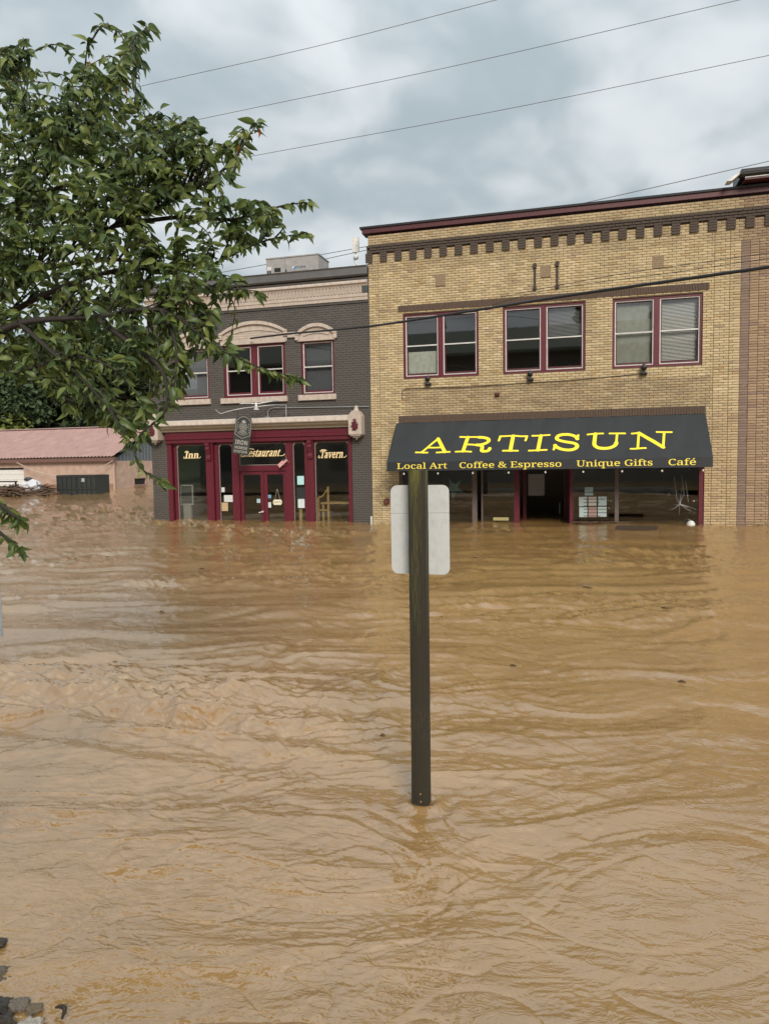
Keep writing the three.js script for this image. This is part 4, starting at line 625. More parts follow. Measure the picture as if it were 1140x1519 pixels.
// ------------------------------------------------------------------ low pink building, containers and drift behind
{
  const B = thing('pink_building', 'low pink block building with a pink metal roof behind the tavern', 'building');
  const zf = -31.2, xr = -37.7, xl = -66, zb = -43.2, zr = -37.2, ev = 2.62, rg = 5.45;
  const pink = painted(0.47, 0.335, 0.27, 0.85, 0.25, 0.004), stain = painted(0.33, 0.19, 0.13, 0.9, 0.4, 0.003);
  const gd = [-51.4, -46.85, -0.9, 1.85], wv = [-41, -40, 0, 0];
  obj('wall', [...holedWall(xl, xr, -0.95, ev, [gd], zf - 0.25, zf), bx(xl, xr, -0.95, ev, zb, zb + 0.25), bx(xl, xl + 0.25, -0.95, ev, zb + 0.26, zf - 0.26), ...holedWall(0, 11.4, -0.95, 2.3, [[2.4, 4.2, 0.15, 0.75]], 0, 0.25).map(g => g.rotateY(Math.PI / 2).translate(xr - 0.25, 0, zf - 0.28))], pink, B);
  obj('stain_band', [bx(xl, gd[0] - 0.1, -0.3, 0.35, zf + 0.001, zf + 0.006), bx(gd[1] + 0.1, xr, -0.3, 0.38, zf + 0.001, zf + 0.006)], stain, B);
  obj('fascia_board', bx(xl, xr + 0.3, ev - 0.35, ev - 0.02, zf + 0.02, zf + 0.42), painted(0.16, 0.09, 0.075, 0.8, 0.5), B);
  obj('gable', extrude([[0, 2.3], [11.95, 2.3], [5.98, rg - 0.2]], 0.2).rotateY(Math.PI / 2).translate(xr - 0.22, 0, zf), std(0.20, 0.23, 0.26, 0.7, { bumpMap: rep(grit, 0.5) }), B);
  const bt = []; for (let i = 1; i < 24; i++) { const t = i / 24, hgt = 2.3 + (rg - 2.5) * (1 - Math.abs(t * 2 - 1)); bt.push(bx(xr - 0.018, xr + 0.012, 2.3, hgt, zf - t * 11.95 - 0.03, zf - t * 11.95 + 0.03)); } obj('batten', bt, std(0.16, 0.19, 0.22, 0.7), B);
  const slope = (z0, z1) => { const nx = 340, ny = 26, pos = [], idx = []; for (let j = 0; j <= ny; j++) for (let i = 0; i <= nx; i++) { const t = j / ny, x = lerp(xl - 0.3, xr + 0.35, i / nx), s = t * ny / 2; const hh = 0.045 * Math.cos(i * Math.PI * 0.5) + 0.09 * (1 - (s - Math.floor(s))); pos.push(x, lerp(ev - 0.03, rg, t) + hh, lerp(z0, z1, t)); } for (let j = 0; j < ny; j++) for (let i = 0; i < nx; i++) { const a = j * (nx + 1) + i, b = a + nx + 1; if (z0 > z1) idx.push(a, a + 1, b, b, a + 1, b + 1); else idx.push(a, b, a + 1, a + 1, b, b + 1); } const g = new THREE.BufferGeometry(); g.setAttribute('position', new THREE.Float32BufferAttribute(pos, 3)); g.setIndex(idx); g.computeVertexNormals(); return g; };
  obj('roof', [slope(zf + 0.55, zr), slope(zb - 0.5, zr)], painted(0.385, 0.235, 0.205, 0.55, 0.15, 0.003), B);
  obj('ridge_cap', molding([[-0.25, 0], [0, 0.09], [0.25, 0], [0, 0.03]], xl - 0.3, xr + 0.35).translate(0, rg + 0.06, zr), painted(0.385, 0.24, 0.21, 0.5, 0.3), B);
  const d = group('garage_door', B); for (let i = 0; i < 6; i++) obj('door_panel', bx(gd[0], gd[1], -0.9 + i * 0.43, -0.9 + i * 0.43 + 0.415, zf - 0.2, zf - 0.12), M.white, d); obj('door_gap', [bx(gd[0], gd[1], 1.69, 1.85, zf - 0.24, zf - 0.2)], M.blackMetal, d);
  obj('downspout', [bx(xr + 0.02, xr + 0.14, -0.9, ev - 0.4, zf + 0.06, zf + 0.18)], painted(0.52, 0.36, 0.29, 0.6, 1), B);
  obj('vent_opening', bx(xr - 0.2, xr - 0.1, 0.1, 0.8, zf - 4.6, zf - 2.6), M.blackMetal, B); obj('vent_frame', ringFrame(0, 1.9, 0, 0.68, 0.07, 0, 0.06).map(g => g.rotateY(Math.PI / 2).translate(xr, 0.12, zf - 2.65)), painted(0.4, 0.26, 0.2, 0.8, 1), B);
  obj('block_ledge', [bx(-41.6, -38.6, -0.5, 0.32, zf + 0.3, zf + 1.2)], painted(0.13, 0.11, 0.10, 0.9, 0.6), B);
  const cable = thing('slack_cable', 'pale cable sagging across the front of the pink building', 'cable'); obj('cable', tube([V(-47.0, 2.3, zf + 0.6), V(-45, 1.55, zf + 0.7), V(-42, 1.0, zf + 0.8), V(-39.6, 1.25, zf + 0.7), V(-37.4, 2.3, zf + 0.5)], 0.035, 40), M.cream, cable);
  // containers adrift in front of it
  const bin = (x, w, label) => { const D = thing('dumpster', label, 'dumpster', [x, -0.45, -19.4], 'dark steel containers in the flood'), mt = painted(0.030, 0.034, 0.033, 0.45, 0.7, 0.004), ht = 1.68; obj('body', [bx(0, w, 0, ht, -1.4, 0)], mt, D); const ribs = []; for (let i = 0; i <= 4; i++) ribs.push(bx(i * (w - 0.06) / 4, i * (w - 0.06) / 4 + 0.06, 0, ht - 0.06, 0.001, 0.05)); ribs.push(bx(-0.01, w + 0.01, ht - 0.06, ht + 0.02, -1.42, 0.06), bx(0, w, 0.80, 0.88, 0.002, 0.06)); obj('rib', ribs, mt, D); obj('lid', [bx(0.02, w / 2 - 0.01, ht + 0.021, ht + 0.06, -1.38, 0.04), bx(w / 2 + 0.01, w - 0.02, ht + 0.021, ht + 0.06, -1.38, 0.04)], M.blackMetal, D); return D; };
  bin(-33.5, 1.48, 'dark steel container beside the drift pile in front of the pink building'); const b2 = bin(-31.98, 1.48, 'dark steel container with a pale label, away from the drift pile'); obj('label', [bx(0.44, 0.68, 1.28, 1.52, 0.055, 0.062)], pm(0.35, 0.38, 0.36), b2);
  const R = rng(91), L = []; for (let i = 0; i < 420; i++) { const t = R() * R(), c = V(-33.6 - 5.6 * R(), 0.02 + 0.62 * (1 - t) * R(), -17.2 - 3.0 * R()), a = (R() - .5) * 1.4, e = (R() - .4) * 0.5, l = 0.3 + 1.1 * R(), dd = V(Math.cos(a), e, Math.sin(a)).multiplyScalar(l / 2); c.y *= clamp((c.x + 39.6) / 2.5, 0.25, 1) * clamp((-33.2 - c.x) / 1.0, 0.3, 1); L.push(bar(c.clone().sub(dd), c.clone().add(dd), 0.02 + 0.05 * R(), 0.02 + 0.03 * R(), 5)); }
  tag(obj('drift_pile', L, painted(0.12, 0.075, 0.05, 0.95, 1.2), scene), 'heap of brown drift branches piled against the dark containers', 'debris', null, 'stuff');
  const wt = thing('white_bundle', 'crumpled white tarpaulin bundle lying on the drift pile', 'tarpaulin'), wg = new THREE.IcosahedronGeometry(0.6, 4), wp = wg.attributes.position; for (let i = 0; i < wp.count; i++) { const v = V().fromBufferAttribute(wp, i), n = 1 + 0.28 * N3(v.x * 2.2, v.y * 2.2, v.z * 2.2) + 0.10 * N3(v.x * 6, v.y * 6, v.z * 6); wp.setXYZ(i, v.x * n * 1.05, v.y * n * 0.8, v.z * n * 0.8); } wg.computeVertexNormals(); const wc = onZ(46, 722, -18.6); obj('tarpaulin', wg.translate(wc.x, wc.y, -18.6), pm(0.60, 0.62, 0.66), wt); obj('dark_cap', new THREE.SphereGeometry(0.24, 10, 8).scale(1.3, 0.6, 1).translate(wc.x - 0.15, wc.y + 0.50, -18.6), M.darkMetal, wt);
  const ck = thing('wooden_frame', 'dark broken frame lying on the drift pile beside the white bundle', 'debris'); const kc = onZ(14, 722, -18.4); obj('rail', [bx(kc.x - 1.1, kc.x + 0.6, 0.55, 0.63, -18.5, -18.4), bx(kc.x - 1.0, kc.x - 0.92, 0.0, 0.55, -18.5, -18.4), bx(kc.x + 0.45, kc.x + 0.53, 0, 0.95, -18.5, -18.4), bx(kc.x - 1.1, kc.x + 0.6, 0.88, 0.96, -18.52, -18.42)], M.blackMetal, ck);
}

// ------------------------------------------------------------------ wooded slope and trees behind
const hill = (x, z) => smooth(-44, -130, z) * 26 + smooth(40, 130, z) * 20 + 1.2 * N2(x * 0.02, z * 0.02) * (smooth(-44, -60, z) + smooth(40, 60, z)) - 0.9;
{
  const sheet = (x0, x1, z0, z1, n) => { const g = new THREE.PlaneGeometry(x1 - x0, Math.abs(z1 - z0), n, n).rotateX(-Math.PI / 2).translate((x0 + x1) / 2, 0, (z0 + z1) / 2), p = g.attributes.position; for (let i = 0; i < p.count; i++) p.setY(i, hill(p.getX(i), p.getZ(i))); g.computeVertexNormals(); return g; };
  const soil = painted(0.045, 0.055, 0.022, 0.95, 0.1);
  structure('hillside', sheet(-190, 60, -170, -45, 60), soil);
  structure('opposite_hillside', sheet(-120, 120, 42, 150, 50), painted(0.065, 0.085, 0.03, 0.95, 0.1));
}
const leafM = (r, g, b) => new THREE.MeshPhysicalMaterial({ roughness: 0.75, side: THREE.DoubleSide, vertexColors: true, color: new THREE.Color().setRGB(r, g, b) });
function crownGeo(seed, rx, ry, cy, n, size, conifer) {
  const R = rng(seed), pos = [], col = [], lobes = []; for (let i = 0; i < 26; i++) { const a = R() * 6.283, e = Math.asin(2 * R() - 1), k = 0.45 + 0.5 * R(); lobes.push([Math.cos(a) * Math.cos(e) * rx * k, cy + Math.sin(e) * ry * k, Math.sin(a) * Math.cos(e) * rx * k, (0.28 + 0.24 * R()) * rx, 0.75 + 0.5 * R()]); }
  for (let i = 0; i < n; i++) {
    let c, tone;
    if (conifer) { const t = Math.pow(R(), 0.7), y = lerp(cy + ry, cy - ry, t), r = rx * t * (0.55 + 0.45 * Math.sin(y * 6.5)) * Math.sqrt(R()), a = R() * 6.283; c = V(Math.cos(a) * r, y - r * 0.3, Math.sin(a) * r); tone = 0.75 + 0.5 * R(); }
    else { const L = lobes[Math.floor(R() * lobes.length)], a = R() * 6.283, e = Math.asin(2 * R() - 1), k = Math.pow(R(), 0.35); c = V(L[0] + Math.cos(a) * Math.cos(e) * L[3] * k, L[1] + Math.sin(e) * L[3] * 0.8 * k, L[2] + Math.sin(a) * Math.cos(e) * L[3] * k); tone = L[4] * (0.75 + 0.5 * R()); }
    const q = new THREE.Quaternion().setFromEuler(new THREE.Euler((R() - .5) * 1.9, R() * 6.283, (R() - .5) * 1.9)), s = size * (0.5 + 0.8 * R());
    for (const tri of [[[-0.5, 0, 0], [0.1, 0.05, -0.32], [0.5, -0.08, 0.05]], [[-0.5, 0, 0], [0.5, -0.08, 0.05], [0.0, 0.03, 0.34]]]) for (const v of tri) { const w = V(...v).multiplyScalar(s).applyQuaternion(q).add(c); pos.push(w.x, w.y, w.z); col.push(tone, tone * (0.95 + 0.1 * R()), tone * 0.95); }
  }
  const g = new THREE.BufferGeometry(); g.setAttribute('position', new THREE.Float32BufferAttribute(pos, 3)); g.setAttribute('color', new THREE.Float32BufferAttribute(col, 3)); g.setAttribute('uv', new THREE.Float32BufferAttribute(new Float32Array(pos.length / 3 * 2), 2)); g.computeVertexNormals(); return g;
}
const bark = painted(0.075, 0.058, 0.042, 0.95, 1.2, 0.01);
function treeProto(seed, hgt, rx, mat, n, size, conifer) {
  const T = new THREE.Group(), R = rng(seed + 3), limbs = [tubeTaper([V(0, -1, 0), V(0.1, hgt * 0.25, 0.05), V(-0.1, hgt * 0.55, 0), V(0.05, hgt * 0.92, 0)], [hgt * 0.022, hgt * 0.016, hgt * 0.010, 0.03], 7)];
  if (!conifer) for (let i = 0; i < 9; i++) { const a = R() * 6.283, y = hgt * (0.25 + 0.4 * R()), l = rx * (0.6 + 0.3 * R()); limbs.push(tubeTaper([V(0, y, 0), V(Math.cos(a) * l * 0.5, y + l * 0.35, Math.sin(a) * l * 0.5), V(Math.cos(a) * l, y + l * 0.6, Math.sin(a) * l)], [hgt * 0.008, hgt * 0.005, 0.02], 5)); }
  obj('trunk', limbs, bark, T);
  const c = shade(new THREE.Mesh(crownGeo(seed, rx, hgt * (conifer ? 0.45 : 0.40), hgt * 0.56, n, size, conifer), mat)); c.name = 'crown'; T.add(c); return T;
}
{
  const protos = [treeProto(201, 14, 4.6, leafM(0.050, 0.078, 0.026), 5200, 0.62), treeProto(202, 12, 4.0, leafM(0.036, 0.060, 0.022), 4600, 0.60), treeProto(203, 15, 5.0, leafM(0.062, 0.090, 0.030), 5600, 0.62), treeProto(204, 5, 2.4, leafM(0.15, 0.18, 0.035), 2200, 0.42)];
  const kinds = ['tall green tree on the wooded slope behind the pink roof', 'dark green tree on the wooded slope behind the pink roof', 'lighter olive tree on the wooded slope behind the pink roof', 'low yellow-green bush just behind the pink roof'];
  const R = rng(33); let i = 0;
  const put = (k, px, depth0, s) => { const depth = depth0 + 14, p = P(px, 690, depth), t = protos[k].clone(); t.name = numbered(k === 3 ? 'leafy_bush' : 'slope_tree'); t.position.set(p.x, Math.max(-0.95, hill(p.x, p.z)), p.z); t.rotation.y = R() * 6.283; t.scale.setScalar(k === 3 ? s * 1.2 : s * 1.35); scene.add(t); tag(t, kinds[k], k === 3 ? 'bush' : 'tree', k === 3 ? 'bushes behind the pink roof' : ['tall trees on the slope', 'dark trees on the slope', 'olive trees on the slope'][k]); };
  for (const [k, x, d, s] of [[1, -30, 72, 1.0], [0, 25, 76, 1.0], [1, 75, 71, 0.95], [2, 110, 79, 1.0], [1, 150, 73, 1.0], [0, 185, 77, 0.98], [1, 225, 72, 0.95], [2, -70, 80, 1.05], [0, 265, 78, 0.9], [1, 0, 88, 1.1], [1, 60, 90, 1.1], [0, 130, 92, 1.1], [1, 200, 90, 1.05], [1, 250, 92, 1.0], [1, 300, 88, 0.9], [0, -120, 78, 1.0]]) put(k, x, d, s);
  for (const [x, d, s] of [[-4, 66.5, 1.5], [72, 64, 0.9], [172, 66, 1.0]]) put(3, x, d, s);
  // conifers and a long roofed building across the street, mirrored in the upper panes
  const con = treeProto(301, 13, 2.6, leafM(0.03, 0.045, 0.024), 4200, 0.55, true);
  for (const [x, z, s] of [[-38, 58, 0.9], [-30, 62, 1.1], [-22, 57, 0.85], [-15, 60, 1.15], [-7, 59, 0.9], [0, 63, 1.2], [7, 58, 1.0], [16, 61, 1.1], [26, 60, 0.9]]) { const t = con.clone(); t.name = numbered('conifer_tree'); t.position.set(x, hill(x, z), z); t.scale.setScalar(s * 1.15); t.rotation.y = x; scene.add(t); tag(t, 'dark pointed conifer across the street, mirrored in the upper panes', 'tree', 'conifers across the street'); }
  const D = thing('depot_building', 'long two-storey building with a green metal roof across the street, mirrored in windows', 'building', [0, 0, 38]);
  obj('wall', bx(-34, 26, -0.95, 10.4, 0.6, 9), painted(0.16, 0.15, 0.13, 0.8, 0.3), D); obj('roof', [molding([[-0.5, 10.4], [0, 10.3], [5, 13.1], [9.8, 10.3], [9.8, 10.5], [5, 13.35], [-0.5, 10.62]], -35, 27)], painted(0.17, 0.19, 0.14, 0.55, 0.2), D);
  const wl = []; for (let x = -32; x < 25; x += 3.6) for (const y of [1.2, 5.4]) wl.push(bx(x, x + 1.4, y, y + 2.2, 0.55, 0.6)); for (const g of wl) obj('window', g, M.darkMetal, D);
}

// ------------------------------------------------------------------ cherry tree on the bank
{
  const T = thing('cherry_tree', 'leafy cherry tree on the bank, its drooping branches reaching over the flood', 'tree');
  const R = rng(57), gd = (a = 1) => (R() + R() + R() - 1.5) * a;
  const raw = {
    a: [[-230, 560, 4.7], [-80, 520, 4.4], [60, 440, 4.1], [180, 400, 3.9], [290, 400, 3.8], [390, 358, 3.7], [455, 345, 3.7]],
    b: [[-230, 560, 4.7], [-120, 420, 4.5], [0, 330, 4.3], [90, 235, 4.1], [150, 150, 4.0], [198, 80, 3.9], [218, 38, 3.9]],
    c: [[-230, 560, 4.7], [-60, 480, 4.2], [60, 400, 4.0], [170, 335, 3.9], [270, 290, 3.8], [340, 245, 3.7], [380, 185, 3.7]],
    d: [[170, 335, 3.9], [270, 322, 3.85], [350, 325, 3.8], [420, 305, 3.8], [455, 300, 3.8]],
    e: [[-230, 560, 4.7], [-100, 545, 4.1], [30, 480, 3.7], [140, 470, 3.6], [240, 460, 3.6], [320, 515, 3.5], [385, 545, 3.5], [440, 560, 3.5]],
    f: [[140, 470, 3.6], [200, 515, 3.5], [240, 550, 3.45], [245, 610, 3.4], [205, 650, 3.4], [205, 690, 3.38], [238, 712, 3.38]],
    g: [[-230, 560, 4.7], [-150, 350, 4.4], [-70, 200, 4.3], [0, 120, 4.2], [40, 75, 4.1]],
    h: [[90, 235, 4.1], [122, 150, 4.05], [126, 105, 4.0], [130, 62, 4.0]],
    i: [[-230, 640, 4.5], [-140, 660, 3.6], [-60, 710, 3.2], [-5, 745, 3.1], [30, 772, 3.05]],
    i2: [[-60, 710, 3.2], [-20, 770, 3.1], [12, 800, 3.05], [28, 812, 3.05]],
    j: [[30, 480, 3.7], [75, 520, 3.6], [120, 560, 3.5], [160, 605, 3.45], [190, 655, 3.4]],
    k: [[60, 400, 4.0], [150, 385, 3.9], [235, 395, 3.8], [315, 425, 3.75], [382, 432, 3.7]],
    l: [[-60, 480, 4.2], [20, 520, 4.0], [70, 560, 3.9], [100, 600, 3.8]],
    m: [[0, 330, 4.3], [60, 290, 4.3], [150, 250, 4.3], [230, 210, 4.2], [285, 180, 4.2]],
    o: [[-100, 545, 4.1], [-20, 560, 3.8], [50, 545, 3.6], [110, 530, 3.5], [165, 545, 3.45], [215, 600, 3.4]],
    q: [[240, 460, 3.6], [255, 490, 3.55], [262, 530, 3.5], [258, 575, 3.45]],
    r: [[60, 440, 4.1], [120, 450, 4.2], [180, 440, 4.2], [240, 425, 4.1], [300, 452, 4.0]],
    n: [[-80, 520, 4.4], [-10, 400, 4.5], [40, 300, 4.5], [50, 230, 4.4], [40, 170, 4.4]],
  };
  const trunkTop = P(-230, 560, 4.7), curves = [], limbG = [];
  const base = V(trunkTop.x - 0.12, -0.95, trunkTop.z + 0.15);
  const bk = painted(0.038, 0.031, 0.026, 0.8, 2, 0.004);
  const tr = obj('trunk', tubeTaper([base, V(base.x + 0.05, 0.2, base.z - 0.03), V(trunkTop.x - 0.04, 1.2, trunkTop.z + 0.05), trunkTop], [0.17, 0.14, 0.12, 0.085], 14), bk, T);
  for (const [k, L] of Object.entries(raw)) {
    const pts = L.map(([x, y, d]) => P(x, y, d)), main = L[0][0] === -230, r0 = main ? 0.042 : 0.016; curves.push({ k, c: new THREE.CatmullRomCurve3(pts), n: pts.length, main });
    obj('limb', tubeTaper(pts, main ? [0.040, 0.026, 0.016, 0.011, 0.0075, 0.005, 0.0025].slice(0, Math.max(5, pts.length)) : [0.014, 0.011, 0.008, 0.005, 0.0028], 7), bk, T);
  }
  const nodes = []; for (const q of curves) for (let i = 2; i <= 40; i++) nodes.push({ p: q.c.getPoint(i / 40), d: q.c.getTangent(i / 40), t: i / 40 });
  // leaf shapes: pointed, folded on the midrib, curled down
  const leafGeo = (curl, fold, wid) => { const n = 5, pos = [], idx = []; const wAt = [0.01, 0.13, 0.20, 0.185, 0.10, 0]; for (let i = 0; i <= n; i++) { const t = i / n, a = curl * t, y = -Math.sin(a) * t * 0.9, x = t * Math.cos(a * 0.6), w = wAt[i] * wid; for (const s of [-1, 0, 1]) pos.push(x, y + (s ? fold * w + 0.015 * Math.sin(t * 14 + s) : 0), s * w); } for (let i = 0; i < n; i++) for (let s = 0; s < 2; s++) { const a = i * 3 + s, b = a + 3; if (i > 0) idx.push(a, a + 1, b); if (i > 0 || true) idx.push(b, a + 1, b + 1); } const g = new THREE.BufferGeometry(); g.setAttribute('position', new THREE.Float32BufferAttribute(pos, 3)); g.setAttribute('uv', new THREE.Float32BufferAttribute(pos.flatMap((v, i) => i % 3 === 0 ? [v, pos[i + 2] + 0.5] : []), 2)); g.setIndex(idx); g.computeVertexNormals(); return g; };
  const shapes = [leafGeo(0.6, 0.55, 0.95), leafGeo(0.95, 0.45, 1.0), leafGeo(0.35, 0.7, 0.85), leafGeo(1.2, 0.6, 0.9), leafGeo(0.8, 0.3, 1.05)];
  const tones = [[0.058, 0.078, 0.026], [0.046, 0.066, 0.024], [0.078, 0.098, 0.030], [0.096, 0.112, 0.036], [0.036, 0.054, 0.022], [0.125, 0.135, 0.042], [0.30, 0.085, 0.012]];
  const vein = dataTex(64, (u, v) => { const m = Math.abs(v - 0.5), rib = Math.max(0, 1 - m * 60), side = Math.max(0, 1 - Math.abs(((u * 9 - m * 5) % 1 + 1) % 1 - 0.5) * 14) * 0.35; const s = 0.84 + 0.16 * Math.min(1, rib + side); return [s, s, s * 0.97]; }, true);
  const mats = tones.map(c => { const m = new THREE.MeshPhysicalMaterial({ roughness: 0.42, side: THREE.DoubleSide, map: vein, transmission: 0.32, thickness: 0, ior: 1.4, specularIntensity: 0.7 }); m.color.setRGB(...c.map((x, i) => x * [2.25, 2.5, 2.25][i])); return m; });
  const leaves = [], twigG = [];
  const addLeaf = (p, dir, size, tone) => {
    const down = V(0, -1, 0), f = dir.clone().normalize().lerp(down, 0.08 + 0.46 * R()).normalize(), side = V(gd(1), gd(0.6), gd(1)).cross(f).normalize(), up = side.clone().cross(f).normalize(); if (up.y < 0) { up.negate(); side.negate(); }
    leaves.push({ m: new THREE.Matrix4().makeBasis(f, up, f.clone().cross(up)).scale(V(size, size, size)).setPosition(p), s: Math.floor(R() * shapes.length), c: tone ?? Math.floor(Math.pow(R(), 1.25) * 6), p });
  };
  const rosette = (p, d, n, spread) => { for (let i = 0; i < n; i++) { const a = i * 2.4 + R(), q = V(Math.cos(a), 0.15 * gd(), Math.sin(a)).multiplyScalar(0.9).add(d.clone().multiplyScalar(0.55)); addLeaf(p.clone().add(V(gd(spread), gd(spread), gd(spread))), q, 0.036 + 0.056 * R() ** 1.3); } };
  for (const q of curves) { const len = q.c.getLength(), n = Math.floor(len / 0.022); for (let i = 0; i < n; i++) { const t = i / n; if (t < (q.main ? 0.52 : 0.3)) continue; const p = q.c.getPoint(t), d = q.c.getTangent(t), a = i * 2.4; addLeaf(p, d.clone().multiplyScalar(0.5).add(V(Math.cos(a), 0.1, Math.sin(a))), 0.034 + 0.052 * R() * R() ** 0.3); } rosette(q.c.getPoint(1), q.c.getTangent(1), 6, 0.012); }
  const mask = [[-200, 120], [-60, 60], [0, 70], [60, 72], [55, 115], [62, 160], [100, 125], [125, 75], [165, 95], [205, 60], [218, 120], [215, 160], [262, 172], [300, 185], [322, 215], [372, 200], [345, 262], [335, 290], [400, 300], [440, 312], [400, 345], [345, 372], [330, 402], [372, 432], [315, 455], [320, 490], [400, 545], [330, 530], [285, 525], [275, 560], [262, 610], [240, 645], [215, 660], [190, 645], [150, 615], [100, 590], [50, 565], [0, 560], [-200, 600]];
  const inside = (x, y) => { let c = false; for (let i = 0, j = mask.length - 1; i < mask.length; j = i++) { const [xi, yi] = mask[i], [xj, yj] = mask[j]; if ((yi > y) !== (yj > y) && x < (xj - xi) * (y - yi) / (yj - yi) + xi) c = !c; } return c; };
  let tries = 0, made = 0;
  while (made < 780 && tries++ < 16000) {
    const x = -190 + 640 * R(), y = 60 + 600 * R(); if (!inside(x, y)) continue;
    if (x < -20 && R() < 0.5) continue;
    if (y > 545 && R() < 0.3) continue; if (x > 55 && x < 100 && y < 150) continue;
    const d = (x > 250 ? 3.72 : lerp(4.15, 3.75, clamp(x / 250))) + gd(x < 220 ? 0.62 : 0.25), p = P(x, y, d);
    let best = null, bd = 1e9; for (const n of nodes) { const v = p.clone().sub(n.p), l = v.length(); const pen = l * (1 - 0.35 * v.dot(n.d) / (l + 1e-6)) + (n.t > 0.93 ? 0.1 : 0); if (pen < bd) { bd = pen; best = n; } }
    const v = p.clone().sub(best.p), l = v.length(); if (l < 0.06 || l > 0.85) continue; made++;
    const mid = best.p.clone().addScaledVector(best.d, l * 0.30).addScaledVector(v, 0.35).add(V(0, l * 0.10, 0)), cv = new THREE.CatmullRomCurve3([best.p, mid, p]);
    twigG.push(tubeTaper([best.p, mid, p], [0.0045 + 0.004 * l, 0.0035, 0.0016], 5));
    const n = Math.max(4, Math.floor(l / 0.024)); for (let i = 0; i < n; i++) { const t = 0.3 + 0.7 * i / n, a = i * 2.4 + made; addLeaf(cv.getPoint(t), cv.getTangent(t).multiplyScalar(0.55).add(V(Math.cos(a), 0.1, Math.sin(a))), 0.032 + 0.058 * R() ** 1.3); }
    rosette(p, cv.getTangent(1), 4 + Math.floor(4 * R()), 0.010);
  }
  for (const [x, y, d] of [[184, 124, 3.95], [133, 98, 3.98]]) addLeaf(P(x, y - 8, d), V(0.1, -1, 0), 0.085, 6);
  for (const [x, y] of [[354, 215], [384, 190]]) addLeaf(P(x, y, 3.7), V(0.3, -1, 0.2), 0.05, 6);
  obj('twig', twigG, bk, T).userData.kind = 'stuff';
  // the leaves that show largest are parts of their own
  const inFrame = L => { const v = L.p.clone().sub(EYE).applyQuaternion(camera.quaternion.clone().invert()); const x = W / 2 - FPX * v.x / v.z, y = H / 2 + FPX * v.y / v.z; return x > 5 && x < 470 && y > 10 && y < 840; };
  const order = leaves.map((L, i) => [(inFrame(L) ? 0 : 50) + L.p.distanceTo(EYE) / L.m.getMaxScaleOnAxis() * 0.05, i]).sort((a, b) => a[0] - b[0]), own = new Set(order.slice(0, 300).map(o => o[1])), bulk = mats.map(() => []);
  leaves.forEach((L, i) => { if (own.has(i)) { const m = shade(new THREE.Mesh(shapes[L.s], mats[L.c])); m.name = 'leaf'; m.applyMatrix4(L.m); T.add(m); } else bulk[L.c].push(shapes[L.s].clone().applyMatrix4(L.m)); });
  bulk.forEach((g, c) => { if (g.length) { const m = shade(new THREE.Mesh(mergeGeometries(g), mats[c])); m.name = 'foliage'; m.userData.kind = 'stuff'; T.add(m); } });
  console.log('leaves', leaves.length, 'twigs', made);
}

// ------------------------------------------------------------------ overhead wires
{
  const ext = (pts, a, b) => { const p0 = pts[0].clone().addScaledVector(pts[0].clone().sub(pts[1]).normalize(), a), n = pts.length, p1 = pts[n - 1].clone().addScaledVector(pts[n - 1].clone().sub(pts[n - 2]).normalize(), b); return [p0, ...pts, p1]; };
  const wire = (name, label, px, r, mat, a = 22, b = 22, cat = 'wire') => { const t = tag(obj(name, tube(ext(px.map(([x, y, z]) => onZ(x, y, z)), a, b), r, 60, 6), mat, scene), label, cat); return t; };
  wire('power_line', 'topmost thin power line crossing the cloudy sky', [[230, 123, 8], [480, 66, 8], [735, 0, 8]], 0.0045, M.wire);
  wire('power_line', 'middle thin power line crossing the cloudy sky', [[305, 175, 8], [700, 92, 8], [1095, 0, 8]], 0.0045, M.wire);
  wire('power_line', 'lowest of the three long power lines crossing the cloudy sky', [[355, 235, 8], [750, 162, 8], [1140, 82, 8]], 0.0045, M.wire);
  wire('power_line', 'faint far wire rising behind the yellow brick parapet', [[700, 337, -14], [880, 298, -14], [1140, 239, -14]], 0.016, M.wire, 10, 20);
  wire('power_line', 'faint far wire passing behind the rooftop air conditioner', [[340, 402, -14], [430, 386, -14], [525, 369, -14]], 0.016, M.wire, 20, 8);
  wire('service_cable', 'thick black cable slung across both shop fronts', [[372, 502, 0.2], [420, 496, 1.2], [548, 484, 3.4], [700, 461, 5.6], [845, 438, 7.2], [1000, 416, 8.2], [1140, 396, 8.8]], 0.027, M.cable, 0.01, 14, 'cable');
  wire('service_wire', 'thin wire stretched above the thick black cable in front of the yellow wall', [[742, 441, 4.5], [900, 410, 5.6], [1140, 375, 6.6]], 0.006, M.cable, 0.01, 14);
  wire('service_wire', 'thin wire from the lintel meeting the thick cable on the yellow wall', [[700, 462, 0.06], [800, 433, 1.8], [1000, 404, 4.4], [1140, 383, 5.8]], 0.006, M.cable, 0.01, 14);
}

